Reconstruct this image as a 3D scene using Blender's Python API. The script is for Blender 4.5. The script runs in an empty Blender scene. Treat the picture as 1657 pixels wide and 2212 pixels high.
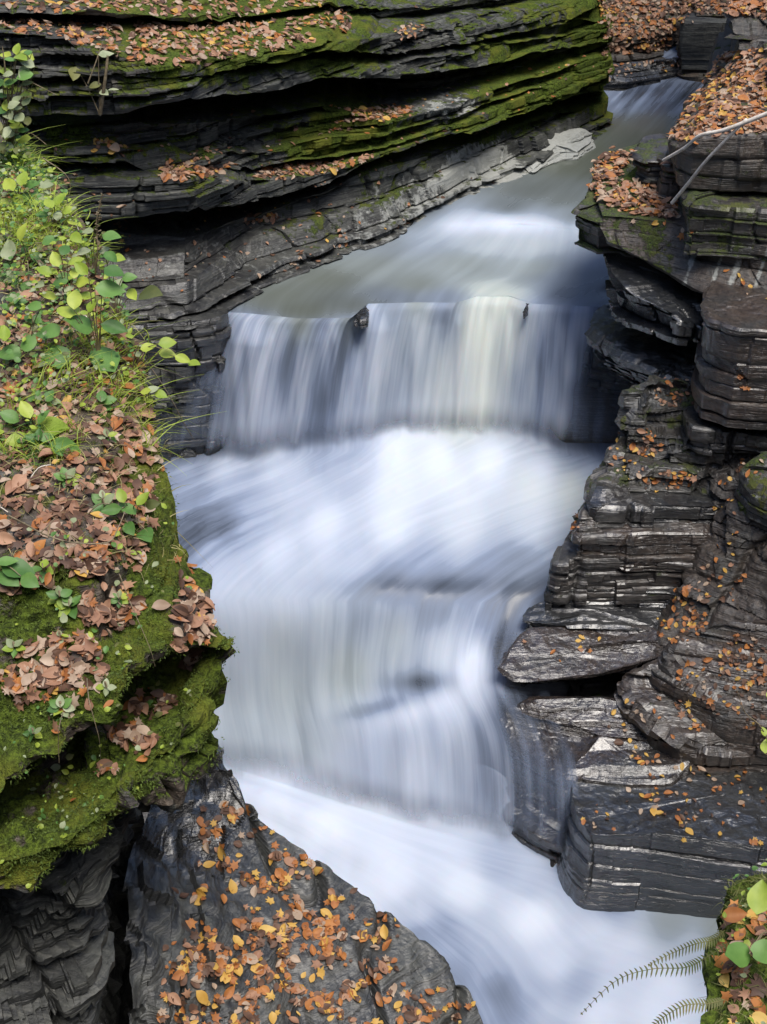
import bpy, math, random
import numpy as np
from mathutils import Vector, Matrix
random.seed(7); rng = np.random.default_rng(7)
S = bpy.context.scene
COL = S.collection
# ---------------------------------------------------------------- camera
CAMZ = 6.8; PITCH = math.radians(32.0); F = 3080.0; CX = 828.5; CY = 1106.0
CAM = np.array([0, 0, CAMZ])
FW = np.array([0, math.cos(PITCH), -math.sin(PITCH)]); UP = np.array([0, math.sin(PITCH), math.cos(PITCH)]); RT = np.array([1., 0, 0])
cd = bpy.data.cameras.new('camera'); cam = bpy.data.objects.new('camera', cd); COL.objects.link(cam)
cam.location = (0, 0, CAMZ); cam.rotation_euler = (math.pi / 2 - PITCH, 0, 0)
cd.sensor_fit = 'HORIZONTAL'; cd.angle = 2 * math.atan(828.5 / F); cd.clip_end = 500; cd.clip_start = 0.05
S.camera = cam

def ray(x, y):
    x = np.asarray(x, float); y = np.asarray(y, float)
    return FW * 1.0 + ((x - CX) / F)[..., None] * RT - ((y - CY) / F)[..., None] * UP
def PY(x, y, Y):
    d = ray(x, y); return CAM + d * (np.asarray(Y, float) / d[..., 1])[..., None]
def PZ(x, y, z):
    d = ray(x, y); return CAM + d * ((np.asarray(z, float) - CAMZ) / d[..., 2])[..., None]
def proj(P):
    q = P - CAM; w = q @ FW; w = np.where(w < .05, .05, w)
    return CX + F * (q @ RT) / w, CY - F * (q @ UP) / w

# ---------------------------------------------------------------- noise
def h3(i, j, k, s=0):
    i = i.astype(np.int64); j = j.astype(np.int64); k = k.astype(np.int64)
    n = (i * 73856093) ^ (j * 19349663) ^ (k * 83492791) ^ (s * 2654435761 & 0xffffffff)
    n = (n & 0xffffffff); n = ((n ^ (n >> 13)) * 1274126177) & 0xffffffff; n = ((n ^ (n >> 16)) * 2246822519) & 0xffffffff
    return ((n ^ (n >> 15)) & 0xffffff) / float(0xffffff)
def vn(x, y, z, s=0):
    x, y, z = np.broadcast_arrays(np.asarray(x, float), np.asarray(y, float), np.asarray(z, float))
    i = np.floor(x); j = np.floor(y); k = np.floor(z); u = x - i; v = y - j; w = z - k
    u = u * u * (3 - 2 * u); v = v * v * (3 - 2 * v); w = w * w * (3 - 2 * w); r = 0
    for a in (0, 1):
        for b in (0, 1):
            for c in (0, 1):
                r = r + h3(i + a, j + b, k + c, s) * (u if a else 1 - u) * (v if b else 1 - v) * (w if c else 1 - w)
    return r
def fbm(P, f, o=4, s=0, fz=None):
    fz = f if fz is None else fz; r = 0; a = .5; t = 0
    for q in range(o):
        r = r + a * vn(P[..., 0] * f + 11.3 * q, P[..., 1] * f + 5.7 * q, P[..., 2] * fz + 3.1 * q, s + q); t += a; a *= .5; f *= 2.03; fz *= 2.03
    return r / t
def sm(a, b, x):
    t = np.clip((x - a) / (b - a), 0, 1); return t * t * (3 - 2 * t)
def idw(samples, X, Y, pw=3.0, sx=1.0, sy=1.0, eps=60.0):
    S_ = np.array(samples, float); num = 0; den = 0
    for r in S_:
        d = ((X - r[0]) * sx) ** 2 + ((Y - r[1]) * sy) ** 2 + eps
        w = d ** (-pw / 2); num = num + w[..., None] * r[2:]; den = den + w
    return num / den[..., None]

# ---------------------------------------------------------------- object helpers
def tag(o, label=None, cat=None, group=None, kind=None):
    if label: o['label'] = label
    if cat: o['category'] = cat
    if group: o['group'] = group
    if kind: o['kind'] = kind
    return o
def link(name, me, parent=None, loc=None):
    o = bpy.data.objects.new(name, me); COL.objects.link(o)
    if loc is not None: o.location = loc
    if parent: o.parent = parent
    return o
def empty(name, loc):
    return link(name, None, None, loc)
def mesh_np(name, V, Fq, mat, smooth=True, origin=None, uv=None, col=None, colname='paint', nrm=None):
    me = bpy.data.meshes.new(name); V = np.asarray(V, np.float32)
    if origin is not None: V = V - np.asarray(origin, np.float32)
    n = Fq.shape[1]
    me.vertices.add(len(V)); me.vertices.foreach_set('co', V.ravel())
    me.loops.add(Fq.size); me.loops.foreach_set('vertex_index', Fq.ravel().astype(np.int32))
    me.polygons.add(len(Fq)); me.polygons.foreach_set('loop_start', np.arange(0, Fq.size, n, dtype=np.int32))
    me.polygons.foreach_set('use_smooth', np.full(len(Fq), smooth))
    me.update(calc_edges=True)
    if uv is not None:
        l = me.uv_layers.new(name='flow'); l.data.foreach_set('uv', np.asarray(uv, np.float32)[Fq.ravel()].ravel())
    if col is not None:
        a = me.color_attributes.new(colname, 'FLOAT_COLOR', 'POINT'); a.data.foreach_set('color', np.asarray(col, np.float32).ravel())
    if mat: me.materials.append(mat)
    if nrm is not None: me.normals_split_custom_set_from_vertices(nrm)
    return me
def grid_faces(nv, nu, closed=False):
    i = np.arange(nv - 1)[:, None]; j = np.arange(nu if closed else nu - 1)[None, :]; j2 = (j + 1) % nu
    return np.stack([i * nu + j, i * nu + j2, (i + 1) * nu + j2, (i + 1) * nu + j], -1).reshape(-1, 4)
def gnormals(G, closed=False):
    if closed:
        E = np.concatenate([G[:, -1:], G, G[:, :1]], 1); du = (E[:, 2:] - E[:, :-2])
    else: du = np.gradient(G, axis=1)
    dv = np.gradient(G, axis=0); N = np.cross(du, dv)
    return N / (np.linalg.norm(N, axis=-1, keepdims=True) + 1e-9)

# ---------------------------------------------------------------- node helpers
class NT:
    def __init__(s, name):
        s.m = bpy.data.materials.new(name); s.m.use_nodes = True; s.t = s.m.node_tree; s.t.nodes.clear()
        s.out = s.t.nodes.new('ShaderNodeOutputMaterial')
    def n(s, typ, **kw):
        nd = s.t.nodes.new('ShaderNode' + typ)
        for k, v in kw.items():
            if k.startswith('i_'): s.set(nd.inputs[k[2:].replace('_', ' ')], v)
            else: setattr(nd, k, v)
        return nd
    def set(s, inp, v):
        if isinstance(v, bpy.types.NodeSocket): s.t.links.new(v, inp)
        elif isinstance(v, (tuple, list)) and len(v) == 3 and inp.type == 'RGBA': inp.default_value = (*v, 1)
        else: inp.default_value = v
    def math(s, op, a, b=0.0, c=None, clamp=False):
        nd = s.n('Math', operation=op, use_clamp=clamp); s.set(nd.inputs[0], a); s.set(nd.inputs[1], b)
        if c is not None: s.set(nd.inputs[2], c)
        return nd.outputs[0]
    def mix(s, f, a, b, blend='MIX'):
        nd = s.n('Mix', data_type='RGBA', blend_type=blend); s.set(nd.inputs[0], f); s.set(nd.inputs[6], a); s.set(nd.inputs[7], b)
        return nd.outputs[2]
    def mapr(s, v, a, b, c=0.0, d=1.0, smooth=True):
        nd = s.n('MapRange', interpolation_type='SMOOTHSTEP' if smooth else 'LINEAR'); s.set(nd.inputs[0], v)
        for q, w in zip((1, 2, 3, 4), (a, b, c, d)): s.set(nd.inputs[q], w)
        return nd.outputs[0]
    def noise(s, vec, scale, detail=4, rough=.55, dist=0.0, out=0):
        nd = s.n('TexNoise'); s.set(nd.inputs['Vector'], vec); s.set(nd.inputs['Scale'], scale); s.set(nd.inputs['Detail'], detail)
        s.set(nd.inputs['Roughness'], rough); s.set(nd.inputs['Distortion'], dist); return nd.outputs[out]
    def vmul(s, v, m):
        nd = s.n('VectorMath', operation='MULTIPLY'); s.set(nd.inputs[0], v); s.set(nd.inputs[1], m); return nd.outputs[0]

def rock_material():
    t = NT('rock'); geo = t.n('NewGeometry'); pos = geo.outputs['Position']; sep = t.n('SeparateXYZ'); t.set(sep.inputs[0], geo.outputs['Normal'])
    nz = sep.outputs[2]
    at = t.n('Attribute', attribute_name='paint'); sc = t.n('SeparateColor'); t.set(sc.inputs[0], at.outputs['Color'])
    moss, pale, brown, wet = sc.outputs[0], sc.outputs[1], sc.outputs[2], at.outputs['Alpha']
    bed = t.noise(t.vmul(pos, (1.0, 1.0, 16.0)), 1.3, 5, .65)
    bed2 = t.noise(t.vmul(pos, (2.0, 2.0, 60.0)), 1.6, 3, .6)
    blot = t.noise(pos, 2.3, 6, .6, .3)
    fine = t.noise(pos, 26, 5, .65)
    c = t.mix(t.mapr(bed, .36, .66), (.016, .018, .020), (.125, .13, .112))
    c = t.mix(t.mapr(bed2, .45, .75), c, (.21, .21, .185))
    c = t.mix(t.mapr(fine, .3, .75), t.mix(.5, c, (.012, .013, .016)), c)
    oi = t.n('ObjectInfo'); c = t.mix(t.math('MULTIPLY', oi.outputs['Random'], .45), c, t.mix(fine, (.015, .018, .02), (.07, .075, .08)))
    # brown algae
    bm = t.math('MULTIPLY', brown, t.mapr(blot, .25, .6), clamp=True)
    c = t.mix(bm, c, t.mix(t.mapr(fine, .3, .7), (.042, .027, .018), (.15, .102, .07)))
    # lichen / pale mineral
    pm = t.mapr(t.math('ADD', pale, t.math('MULTIPLY', t.math('SUBTRACT', t.noise(pos, 7, 6, .7), .5), 1.3)), .42, .62)
    pm = t.math('MULTIPLY', pm, t.mapr(pale, .02, .12))
    c = t.mix(pm, c, t.mix(fine, (.23, .24, .21), (.46, .47, .45)))
    # moss
    mn = t.noise(pos, 4.5, 6, .72)
    ms = t.math('ADD', moss, t.math('ADD', t.math('MULTIPLY', t.math('SUBTRACT', mn, .5), 2.1), t.math('MULTIPLY', nz, .22)))
    mm = t.math('MULTIPLY', t.mapr(ms, .5, .68), t.mapr(moss, .02, .12))
    mcol = t.mix(t.mapr(t.noise(pos, 38, 4, .7), .3, .7), (.014, .022, .004), (.115, .165, .018))
    mcol = t.mix(t.mapr(t.noise(pos, 3.0, 3, .5), .45, .7), mcol, t.mix(fine, (.05, .055, .008), (.19, .21, .025)))
    c = t.mix(mm, c, mcol)
    b = t.n('BsdfPrincipled'); t.set(b.inputs['Base Color'], c)
    c = t.mix(t.math('MULTIPLY', wet, .85), c, t.mix(.86, c, (.007, .008, .012)))
    t.set(b.inputs['Base Color'], c); rg = t.mapr(wet, 0, 1, .72, .2, False); rg = t.math('ADD', rg, t.math('MULTIPLY', t.math('SUBTRACT', fine, .5), .35))
    rg = t.math('MAXIMUM', t.math('ADD', rg, t.math('MULTIPLY', mm, .6), clamp=True), .16); t.set(b.inputs['Roughness'], rg)
    t.set(b.inputs['Specular IOR Level'], t.mapr(wet, 0, 1, .25, 1.0, False))
    t.set(b.inputs['Coat Weight'], t.math('MULTIPLY', t.mapr(wet, .3, 1, 0, .75), t.mapr(blot, .35, .6, .25, 1))); b.inputs['Coat Roughness'].default_value = .21; b.inputs['Coat IOR'].default_value = 1.5
    hgt = t.math('ADD', t.math('MULTIPLY', bed2, .5), t.math('ADD', t.math('MULTIPLY', fine, .35), t.math('MULTIPLY', bed, .8)))
    hgt = t.math('ADD', hgt, t.math('MULTIPLY', mm, t.math('MULTIPLY', t.noise(pos, 60, 3, .7), 1.2)))
    bp = t.n('Bump'); t.set(bp.inputs['Strength'], .8); t.set(bp.inputs['Distance'], .03); t.set(bp.inputs['Height'], hgt)
    t.set(b.inputs['Normal'], bp.outputs[0]); t.set(t.out.inputs[0], b.outputs[0]); return t.m

def water_material():
    t = NT('water'); uv = t.n('UVMap', uv_map='flow').outputs[0]
    at = t.n('Attribute', attribute_name='foam'); sc = t.n('SeparateColor'); t.set(sc.inputs[0], at.outputs['Color'])
    foam, alpha, tint = sc.outputs; strk = at.outputs['Alpha']
    wob = t.noise(t.vmul(uv, (1.2, .5, 1)), 1.0, 2)
    uvw = t.n('VectorMath', operation='ADD'); t.set(uvw.inputs[0], uv); t.set(uvw.inputs[1], t.vmul(wob, (.12, 0, 0)))
    s1 = t.noise(t.vmul(uvw.outputs[0], (7, .3, 1)), 1.0, 3, .5)
    s2 = t.noise(t.vmul(uvw.outputs[0], (3, .5, 1)), 1.0, 3, .5)
    s3 = t.noise(t.vmul(uvw.outputs[0], (28, .5, 1)), 1.0, 3, .6)
    st = t.math('ADD', t.math('MULTIPLY', s1, .36), t.math('ADD', t.math('MULTIPLY', s2, .54), t.math('MULTIPLY', s3, .10)))
    d = t.math('MULTIPLY', t.math('MULTIPLY', t.math('SUBTRACT', st, .5), 2.6), strk)
    fm = t.math('ADD', foam, d, clamp=True)
    murk = t.mix(tint, (.035, .042, .055), (.085, .092, .066))
    white = t.mix(tint, (.55, .60, .70), (.60, .63, .57))
    mid = t.mix(tint, (.21, .26, .37), (.29, .33, .30))
    c = t.mix(t.mapr(fm, 0, .5, smooth=False), murk, mid); c = t.mix(t.mapr(fm, .45, 1, smooth=False), c, white)
    b = t.n('BsdfPrincipled'); t.set(b.inputs['Base Color'], c)
    t.set(b.inputs['Roughness'], t.mapr(fm, .05, .5, .13, .75)); t.set(b.inputs['IOR'], 1.33)
    t.set(b.inputs['Subsurface Weight'], t.mapr(fm, .3, .9, 0, .35)); b.inputs['Subsurface Scale'].default_value = .12
    bp = t.n('Bump'); t.set(bp.inputs['Strength'], .15); t.set(bp.inputs['Distance'], .04); t.set(bp.inputs['Height'], st); t.set(b.inputs['Normal'], bp.outputs[0])
    tr = t.n('BsdfTransparent'); mx = t.n('MixShader')
    al = t.math('ADD', alpha, t.math('MULTIPLY', t.math('SUBTRACT', st, .5), t.math('MULTIPLY', t.math('SUBTRACT', 1.0, alpha), 2.5)), clamp=True)
    al = t.math('MULTIPLY', al, t.mapr(alpha, .0, .12))
    t.set(mx.inputs[0], al); t.set(mx.inputs[1], tr.outputs[0]); t.set(mx.inputs[2], b.outputs[0]); t.set(t.out.inputs[0], mx.outputs[0]); return t.m

def leaf_material(name, c1, c2, rough=.62, trans=.25):
    t = NT(name); geo = t.n('NewGeometry'); oi = t.n('ObjectInfo')
    n = t.noise(geo.outputs['Position'], 30, 3); n2 = t.noise(geo.outputs['Position'], 9, 2)
    f = t.math('ADD', t.math('MULTIPLY', n, .4), t.math('ADD', t.math('MULTIPLY', n2, .9), t.math('MULTIPLY', oi.outputs['Random'], .5)))
    c = t.mix(t.mapr(f, .55, 1.25), c1, c2)
    b = t.n('BsdfPrincipled'); t.set(b.inputs['Base Color'], c); b.inputs['Roughness'].default_value = rough
    tl = t.n('BsdfTranslucent'); t.set(tl.inputs['Color'], c); mx = t.n('MixShader'); mx.inputs[0].default_value = trans
    t.set(mx.inputs[1], b.outputs[0]); t.set(mx.inputs[2], tl.outputs[0]); t.set(t.out.inputs[0], mx.outputs[0]); return t.m
def plain(name, c1, c2, scale=20, rough=.7):
    t = NT(name); geo = t.n('NewGeometry'); n = t.noise(geo.outputs['Position'], scale, 4)
    b = t.n('BsdfPrincipled'); t.set(b.inputs['Base Color'], t.mix(t.mapr(n, .3, .7), c1, c2)); b.inputs['Roughness'].default_value = rough
    t.set(t.out.inputs[0], b.outputs[0]); return t.m
ROCK = rock_material(); WATER = water_material()

# ---------------------------------------------------------------- rock shaping
BOUNDS = {}
def strata(P, N, seed=1, amp=.06, th=(.03, .11), joint=1.3, terr=.5, fine=.012, lump=0.0, top=.02, low=0.0, jf=1.0):
    key = (seed, th)
    if key not in BOUNDS:
        r = np.random.default_rng(seed); BOUNDS[key] = -8 + np.cumsum(r.uniform(th[0], th[1], 800) * r.choice([.6, 1, 1.8], 800))
    B = BOUNDS[key]; x, y, z = P[..., 0], P[..., 1], P[..., 2]
    zc = z + .06 * (fbm(P * np.array([1, 1, 0]), .45, 2, seed) - .5)
    k = np.clip(np.searchsorted(B, zc), 1, len(B) - 1); b0 = B[k - 1]; hh = B[k] - b0; t = (zc - b0) / hh
    wx = x + .25 * (vn(x * 1.1, y * 1.1, k * 3.1, seed) - .5); wy = y + .25 * (vn(x * 1.1, y * 1.1, k * 3.1, seed + 9) - .5)
    cell = h3(np.floor(wx * joint + k * .37), np.floor(wy * joint + k * .61), k, seed)
    cell2 = h3(np.floor(wx * joint * 3.1), np.floor(wy * joint * 3.1 + k * .3), k, seed + 3)
    lay = h3(k * 0, k * 0, k, seed + 5); big = vn(x * .7, y * .7, z * 2.2, seed + 7)
    off = amp * ((lay - .5) * 1.3 + (cell - .5) * .9 + (cell2 - .5) * .35 + (vn(x * 2.5, y * 2.5, k * 7.7, seed) - .5) * .8 + (big - .5) * 1.2)
    off = off - amp * .55 * np.exp(-(t / .13) ** 2)
    jn = np.abs(vn(x * 1.7 + .3 * vn(z * 3, 0, 0, seed), y * 1.7, z * .35, seed + 17) - .5)
    off = off - jf * amp * 1.3 * np.exp(-(jn / .02) ** 2) + jf * amp * .7 * (np.sign(vn(x * 1.3, y * 1.3, np.floor(zc * 2.2) * 9.1, seed + 18) - .5))
    H = N * np.array([1, 1, 0]); hl = np.linalg.norm(H, axis=-1, keepdims=True); steep = sm(.25, .75, hl[..., 0])
    H = H / (hl + 1e-6)
    Q = P + H * (off * steep)[..., None]
    tt = np.clip((t - .5) * 3.2 + .5, 0, 1); slope = sm(.12, .4, hl[..., 0]) * (1 - .7 * steep)
    Q[..., 2] += terr * slope * (b0 + hh * tt - zc)
    Q += N * ((fbm(P, 9, 3, seed + 2) - .5) * fine * 2)[..., None]
    Q += N * ((fbm(P, .9, 2, seed + 12) - .5) * 2 * low)[..., None]
    Q[..., 2] += (1 - steep) * top * 2 * (fbm(P, 2.2, 4, seed + 4) - .5)
    if lump: Q += N * ((fbm(P, 5.5, 3, seed + 8) - .5) * lump * 2)[..., None]
    return Q
def blurN(N, it):
    for _ in range(it):
        M = N.copy(); M[1:-1] = (N[:-2] + N[2:] + 2 * N[1:-1]) / 4; K = M.copy(); K[:, 1:-1] = (M[:, :-2] + M[:, 2:] + 2 * M[:, 1:-1]) / 4; N = K
    return N / (np.linalg.norm(N, axis=-1, keepdims=True) + 1e-9)
def finish(name, G, closed, sign, paint, sp, smooth=False, mat=None, origin=None, extra=None):
    if not closed:
        N = gnormals(G); sign = 1 if np.sum(N * (CAM - G)) > 0 else -1
    N = gnormals(G, closed) * sign
    if extra: N = blurN(N, 14)
    G = strata(G, N, **sp)
    if extra: G = extra(G, N)
    nv, nu = G.shape[:2]; F_ = grid_faces(nv, nu, closed)
    if sign < 0: F_ = F_[:, ::-1]
    col = paint(G) if callable(paint) else np.broadcast_to(np.array(paint, float), G.shape[:2] + (4,))
    me = mesh_np(name, G.reshape(-1, 3), F_, mat or ROCK, smooth, origin, col=col.reshape(-1, 4))
    return link(name, me, None, origin), G
def slab(name, pts, zb, paint, seed=1, flare=0.06, rnd=.05, res=.02, label=None, cat='rock', sp={}, kind=None, smooth=False, dome=0.0, group=None):
    """rock bed: outline of its top (picture point + height) dropped to zb; real 3D outline, closed body"""
    A = np.array([PZ(p[0], p[1], p[2]) for p in pts]); n = len(A)
    # closed catmull-rom
    T = np.linspace(0, n, 1200, endpoint=False); i = np.floor(T).astype(int); f = (T - i)[:, None]
    p0, p1, p2, p3 = A[(i - 1) % n], A[i % n], A[(i + 1) % n], A[(i + 2) % n]
    k = .2; m1 = k * (p2 - p0); m2 = k * (p3 - p1)
    C = (2 * f**3 - 3 * f**2 + 1) * p1 + (f**3 - 2 * f**2 + f) * m1 + (-2 * f**3 + 3 * f**2) * p2 + (f**3 - f**2) * m2
    L = np.r_[0, np.cumsum(np.linalg.norm(np.diff(np.r_[C, C[:1]], axis=0), axis=1))]
    nu = int(np.clip(L[-1] / res, 60, 900)); q = np.linspace(0, L[-1], nu, endpoint=False); CC = np.r_[C, C[:1]]
    C = np.stack([np.interp(q, L, CC[:, a]) for a in range(3)], 1)
    ar = np.sum(C[:, 0] * np.roll(C[:, 1], -1) - np.roll(C[:, 0], -1) * C[:, 1])
    if ar < 0: C = C[::-1]
    tan = np.roll(C, -1, 0) - np.roll(C, 1, 0); out = np.stack([tan[:, 1], -tan[:, 0], 0 * tan[:, 0]], 1); out /= np.linalg.norm(out, axis=1, keepdims=True) + 1e-9
    for _ in range(6): out = (np.roll(out, 1, 0) + out * 2 + np.roll(out, -1, 0)) / 4
    ctr = C.mean(0); rows = []
    hgt = (C[:, 2] - zb); nside = int(np.clip(hgt.max() / res, 6, 200))
    for s in np.linspace(0, 1, nside):
        z = zb + (hgt - rnd) * s; P = C + out * (flare * (C[:, 2] - z))[:, None]; P[:, 2] = z; rows.append(P)
    for a in (.35, .7, 1.0):
        an = a * math.pi / 2; P = C - out * (rnd * (1 - math.cos(an)) * .9); P[:, 2] = C[:, 2] - rnd + rnd * math.sin(an); rows.append(P)
    last = rows[-1]; R = np.linalg.norm(last[:, :2] - ctr[:2], axis=1).max(); nr = int(np.clip(R / (res * 1.4), 8, 140))
    for s in np.linspace(0, 1, nr)[1:]:
        w = 1 - s; P = last * w + ctr * s; P[:, 2] = last[:, 2] * w + ctr[2] * s + dome * (1 - w * w); rows.append(P)
    G = np.array(rows); org = (ctr[0], ctr[1], zb)
    d = dict(seed=seed, amp=.05, joint=1.6, low=.09, top=.035); d.update(sp)
    N = gnormals(G, True); s0 = 1 if np.sum(N[:nside] * out[None]) > 0 else -1
    o, G2 = finish(name, G, True, s0, paint, d, smooth, origin=org)
    tag(o, label, cat if not kind else None, group, kind); return o
def rail(pts, n, mode='Y'):
    a = np.array(pts, float); x0, x1 = a[0, 0], a[-1, 0]; xs = np.linspace(x0, x1, n)
    y = np.interp(xs, a[:, 0], a[:, 1]); v = np.interp(xs, a[:, 0], a[:, 2])
    return (PY if mode == 'Y' else PZ)(xs, y, v)
def loft(rails, res=.02, smooth_v=False, maxr=60, minr=2):
    R = np.array(rails)
    if smooth_v:
        out = []
        for i in range(len(R) - 1):
            p0 = R[max(i - 1, 0)]; p1 = R[i]; p2 = R[i + 1]; p3 = R[min(i + 2, len(R) - 1)]
            n = int(np.clip(np.median(np.linalg.norm(p2 - p1, axis=1)) / res, minr, maxr))
            for f in np.linspace(0, 1, n, endpoint=False):
                out.append((2 * f**3 - 3 * f**2 + 1) * p1 + (f**3 - 2 * f**2 + f) * .5 * (p2 - p0) + (-2 * f**3 + 3 * f**2) * p2 + (f**3 - f**2) * .5 * (p3 - p1))
        out.append(R[-1]); return np.array(out)
    out = []
    for i in range(len(R) - 1):
        n = int(np.clip(np.percentile(np.linalg.norm(R[i + 1] - R[i], axis=1), 80) / res, minr, maxr))
        for f in np.linspace(0, 1, n, endpoint=False): out.append(R[i] * (1 - f) + R[i + 1] * f)
    out.append(R[-1]); return np.array(out)
def vary(G, f=.5, a=.03, s=3):
    return G
def under(e, dz, k=0.0, yb=0.0):
    # lower edge tucked in below an overhang
    P = e.copy(); w0 = (e - CAM) @ FW; P[:, 2] -= dz; P[:, 1] += yb; w = (P - CAM) @ FW
    P[:, 0] = e[:, 0] * (w / w0) + k * dz; return P
# ================================================================ LAYERED CLIFF ACROSS THE STREAM
XS = np.linspace(-80, 1302, 800)
ST = [-80, 100, 250, 400, 550, 700, 830, 950, 1080, 1200, 1300]
ti = lambda v, st=ST: np.interp(XS, st, v)
Yw = ti([14.3, 14.6, 14.7, 14.9, 15.95, 16.8, 17.6, 18.5, 19.6, 20.8, 22.1])
def V(y, r): return PY(XS, ti(y), Yw + ti(r))
def LZ(y, prev, dz=0.0): return PZ(XS, ti(y), prev[:, 2] + dz)
def HB(prev, dr, z=None):
    P = prev.copy(); P[:, 1] += dr if np.isscalar(dr) else ti(dr)
    if z is not None: P[:, 2] = z
    return P
w0 = V([700, 700, 700, 700, 626, 562, 515, 462, 403, 345, 294], [0] * 11)
wb = w0.copy(); wb[:, 2] -= 1.2
wm = V([610, 610, 610, 600, 560, 500, 450, 400, 345, 300, 262], [.35, .35, .35, .35, .35, .3, .25, .3, .3, .3, .25])
s1 = V([500, 500, 505, 515, 475, 415, 358, 330, 286, 248, 228], [1.1, 1.1, 1.1, 1.0, .9, .7, .5, .55, .5, .45, .35])
s1i = HB(s1, [1.3, 1.3, 1.3, 1.2, .7, .5, .5, .6, .6, .6, .6])
E1 = V([470, 470, 468, 450, 432, 400, 335, 296, 258, 220, 192], [.55, .55, .5, .5, .5, .45, .3, .2, .1, .05, .1])
E1h = s1i.copy(); E1h[:, 2] = E1[:, 2] + .02
T2 = V([388, 388, 388, 383, 390, 374, 329, 291, 252, 213, 183], [.55, .55, .5, .5, .5, .45, .3, .2, .1, .05, .1])
T2i = LZ([376, 376, 374, 348, 366, 345, 322, 286, 247, 208, 178], T2)
E2 = V([350, 350, 352, 362, 361, 342, 318, 283, 244, 205, 174], [.5, .5, .55, .9, .75, .7, .35, .25, .15, .1, .12])
E2h = HB(T2i, [.6, .6, .5, .1, .05, .05, .03, .02, .02, .02, .02]); E2h[:, 2] = E2[:, 2] + .01
m2 = V([318, 318, 318, 335, 330, 300, 285, 255, 215, 175, 145], [.55, .55, .6, .9, .8, .72, .4, .3, .2, .15, .15])
m2i = LZ([312, 312, 311, 322, 318, 290, 280, 250, 210, 170, 140], m2)
T3 = V([272, 270, 262, 276, 252, 230, 262, 228, 190, 150, 122], [.75, .75, .8, 1.0, .95, .9, .45, .36, .3, .22, .2])
T3i = LZ([262, 260, 254, 262, 238, 216, 228, 205, 172, 138, 112], T3)
T3b = HB(T3i, [1.2, 1.2, 1.3, 1.6, 1.7, 1.7, .9, .4, .3, .2, .2])
E4 = V([242, 242, 236, 210, 196, 165, 168, 160, 130, 108, 88], [.35, .3, .3, .35, .4, .45, .5, .45, .4, .35, .3])
E4h = T3b.copy(); E4h[:, 2] = E4[:, 2] + .05
m4 = V([150, 152, 165, 172, 160, 128, 140, 122, 98, 78, 62], [.3, .3, .32, .45, .6, .6, .7, .6, .55, .45, .4])
m4i = HB(m4, [.02, .03, .05, .06, .5, .6, .5, .4, .3, .2, .15])
m4u = V([146, 148, 160, 166, 138, 108, 116, 100, 74, 54, 38], [.3, .3, .32, .42, .35, .3, .8, .7, .65, .55, .5])
m4h = m4i.copy(); m4h[:, 2] = m4u[:, 2] + .01
T4 = V([66, 74, 122, 142, 118, 92, 72, 62, 45, 25, 14], [.32, .32, .34, .42, .38, .35, .9, .85, .8, .7, .6])
T5 = V([40, 44, 52, 62, 56, 30, 50, 44, 26, 6, -6], [1.1, 1.1, 1.3, 1.6, 1.5, 1.4, 1.3, 1.1, 1.0, .9, .8])
T5h = HB(T5, .35)
E6 = V([22, 22, 30, 40, 36, 8, 20, 14, -4, -24, -36], [.95, .95, 1.1, 1.5, 1.5, 1.5, 1.5, 1.3, 1.2, 1.1, 1.0])
E6h = T5h.copy(); E6h[:, 2] = E6[:, 2] + .01
T6 = V([-2, 0, 6, 14, 4, -18, -10, -16, -34, -54, -66], [1.5, 1.5, 1.6, 2.0, 2.0, 2.0, 2.0, 1.8, 1.7, 1.6, 1.5])
T7 = HB(T6, 1.6); T7[:, 2] += .5
T8 = HB(T7, .8); T8[:, 2] += 5.5  # unseen cliff top, raised to block the sky mirrored in the pool
T9 = HB(T8, 2.5); T9[:, 2] += 2.5
R_ = [wb, w0, wm, s1, s1i, E1h, E1, T2, T2i, E2h, E2, m2, m2i, T3, T3i, T3b, E4h, E4, m4, m4i, m4h, m4u, T4, T5, T5h, E6h, E6, T6, T7, T8, T9]
G = loft(R_, .018, maxr=40)
tail = []
for k in np.linspace(0, 1, 26)[1:]:
    P = G[:, -1].copy(); P[:, 0] += .12 * math.sin(k * 3.0) - 1.2 * k ** 3; P[:, 1] += 5 * k ** 1.6; tail.append(P)
G = np.concatenate([G, np.stack(tail, 1)], 1)
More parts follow.
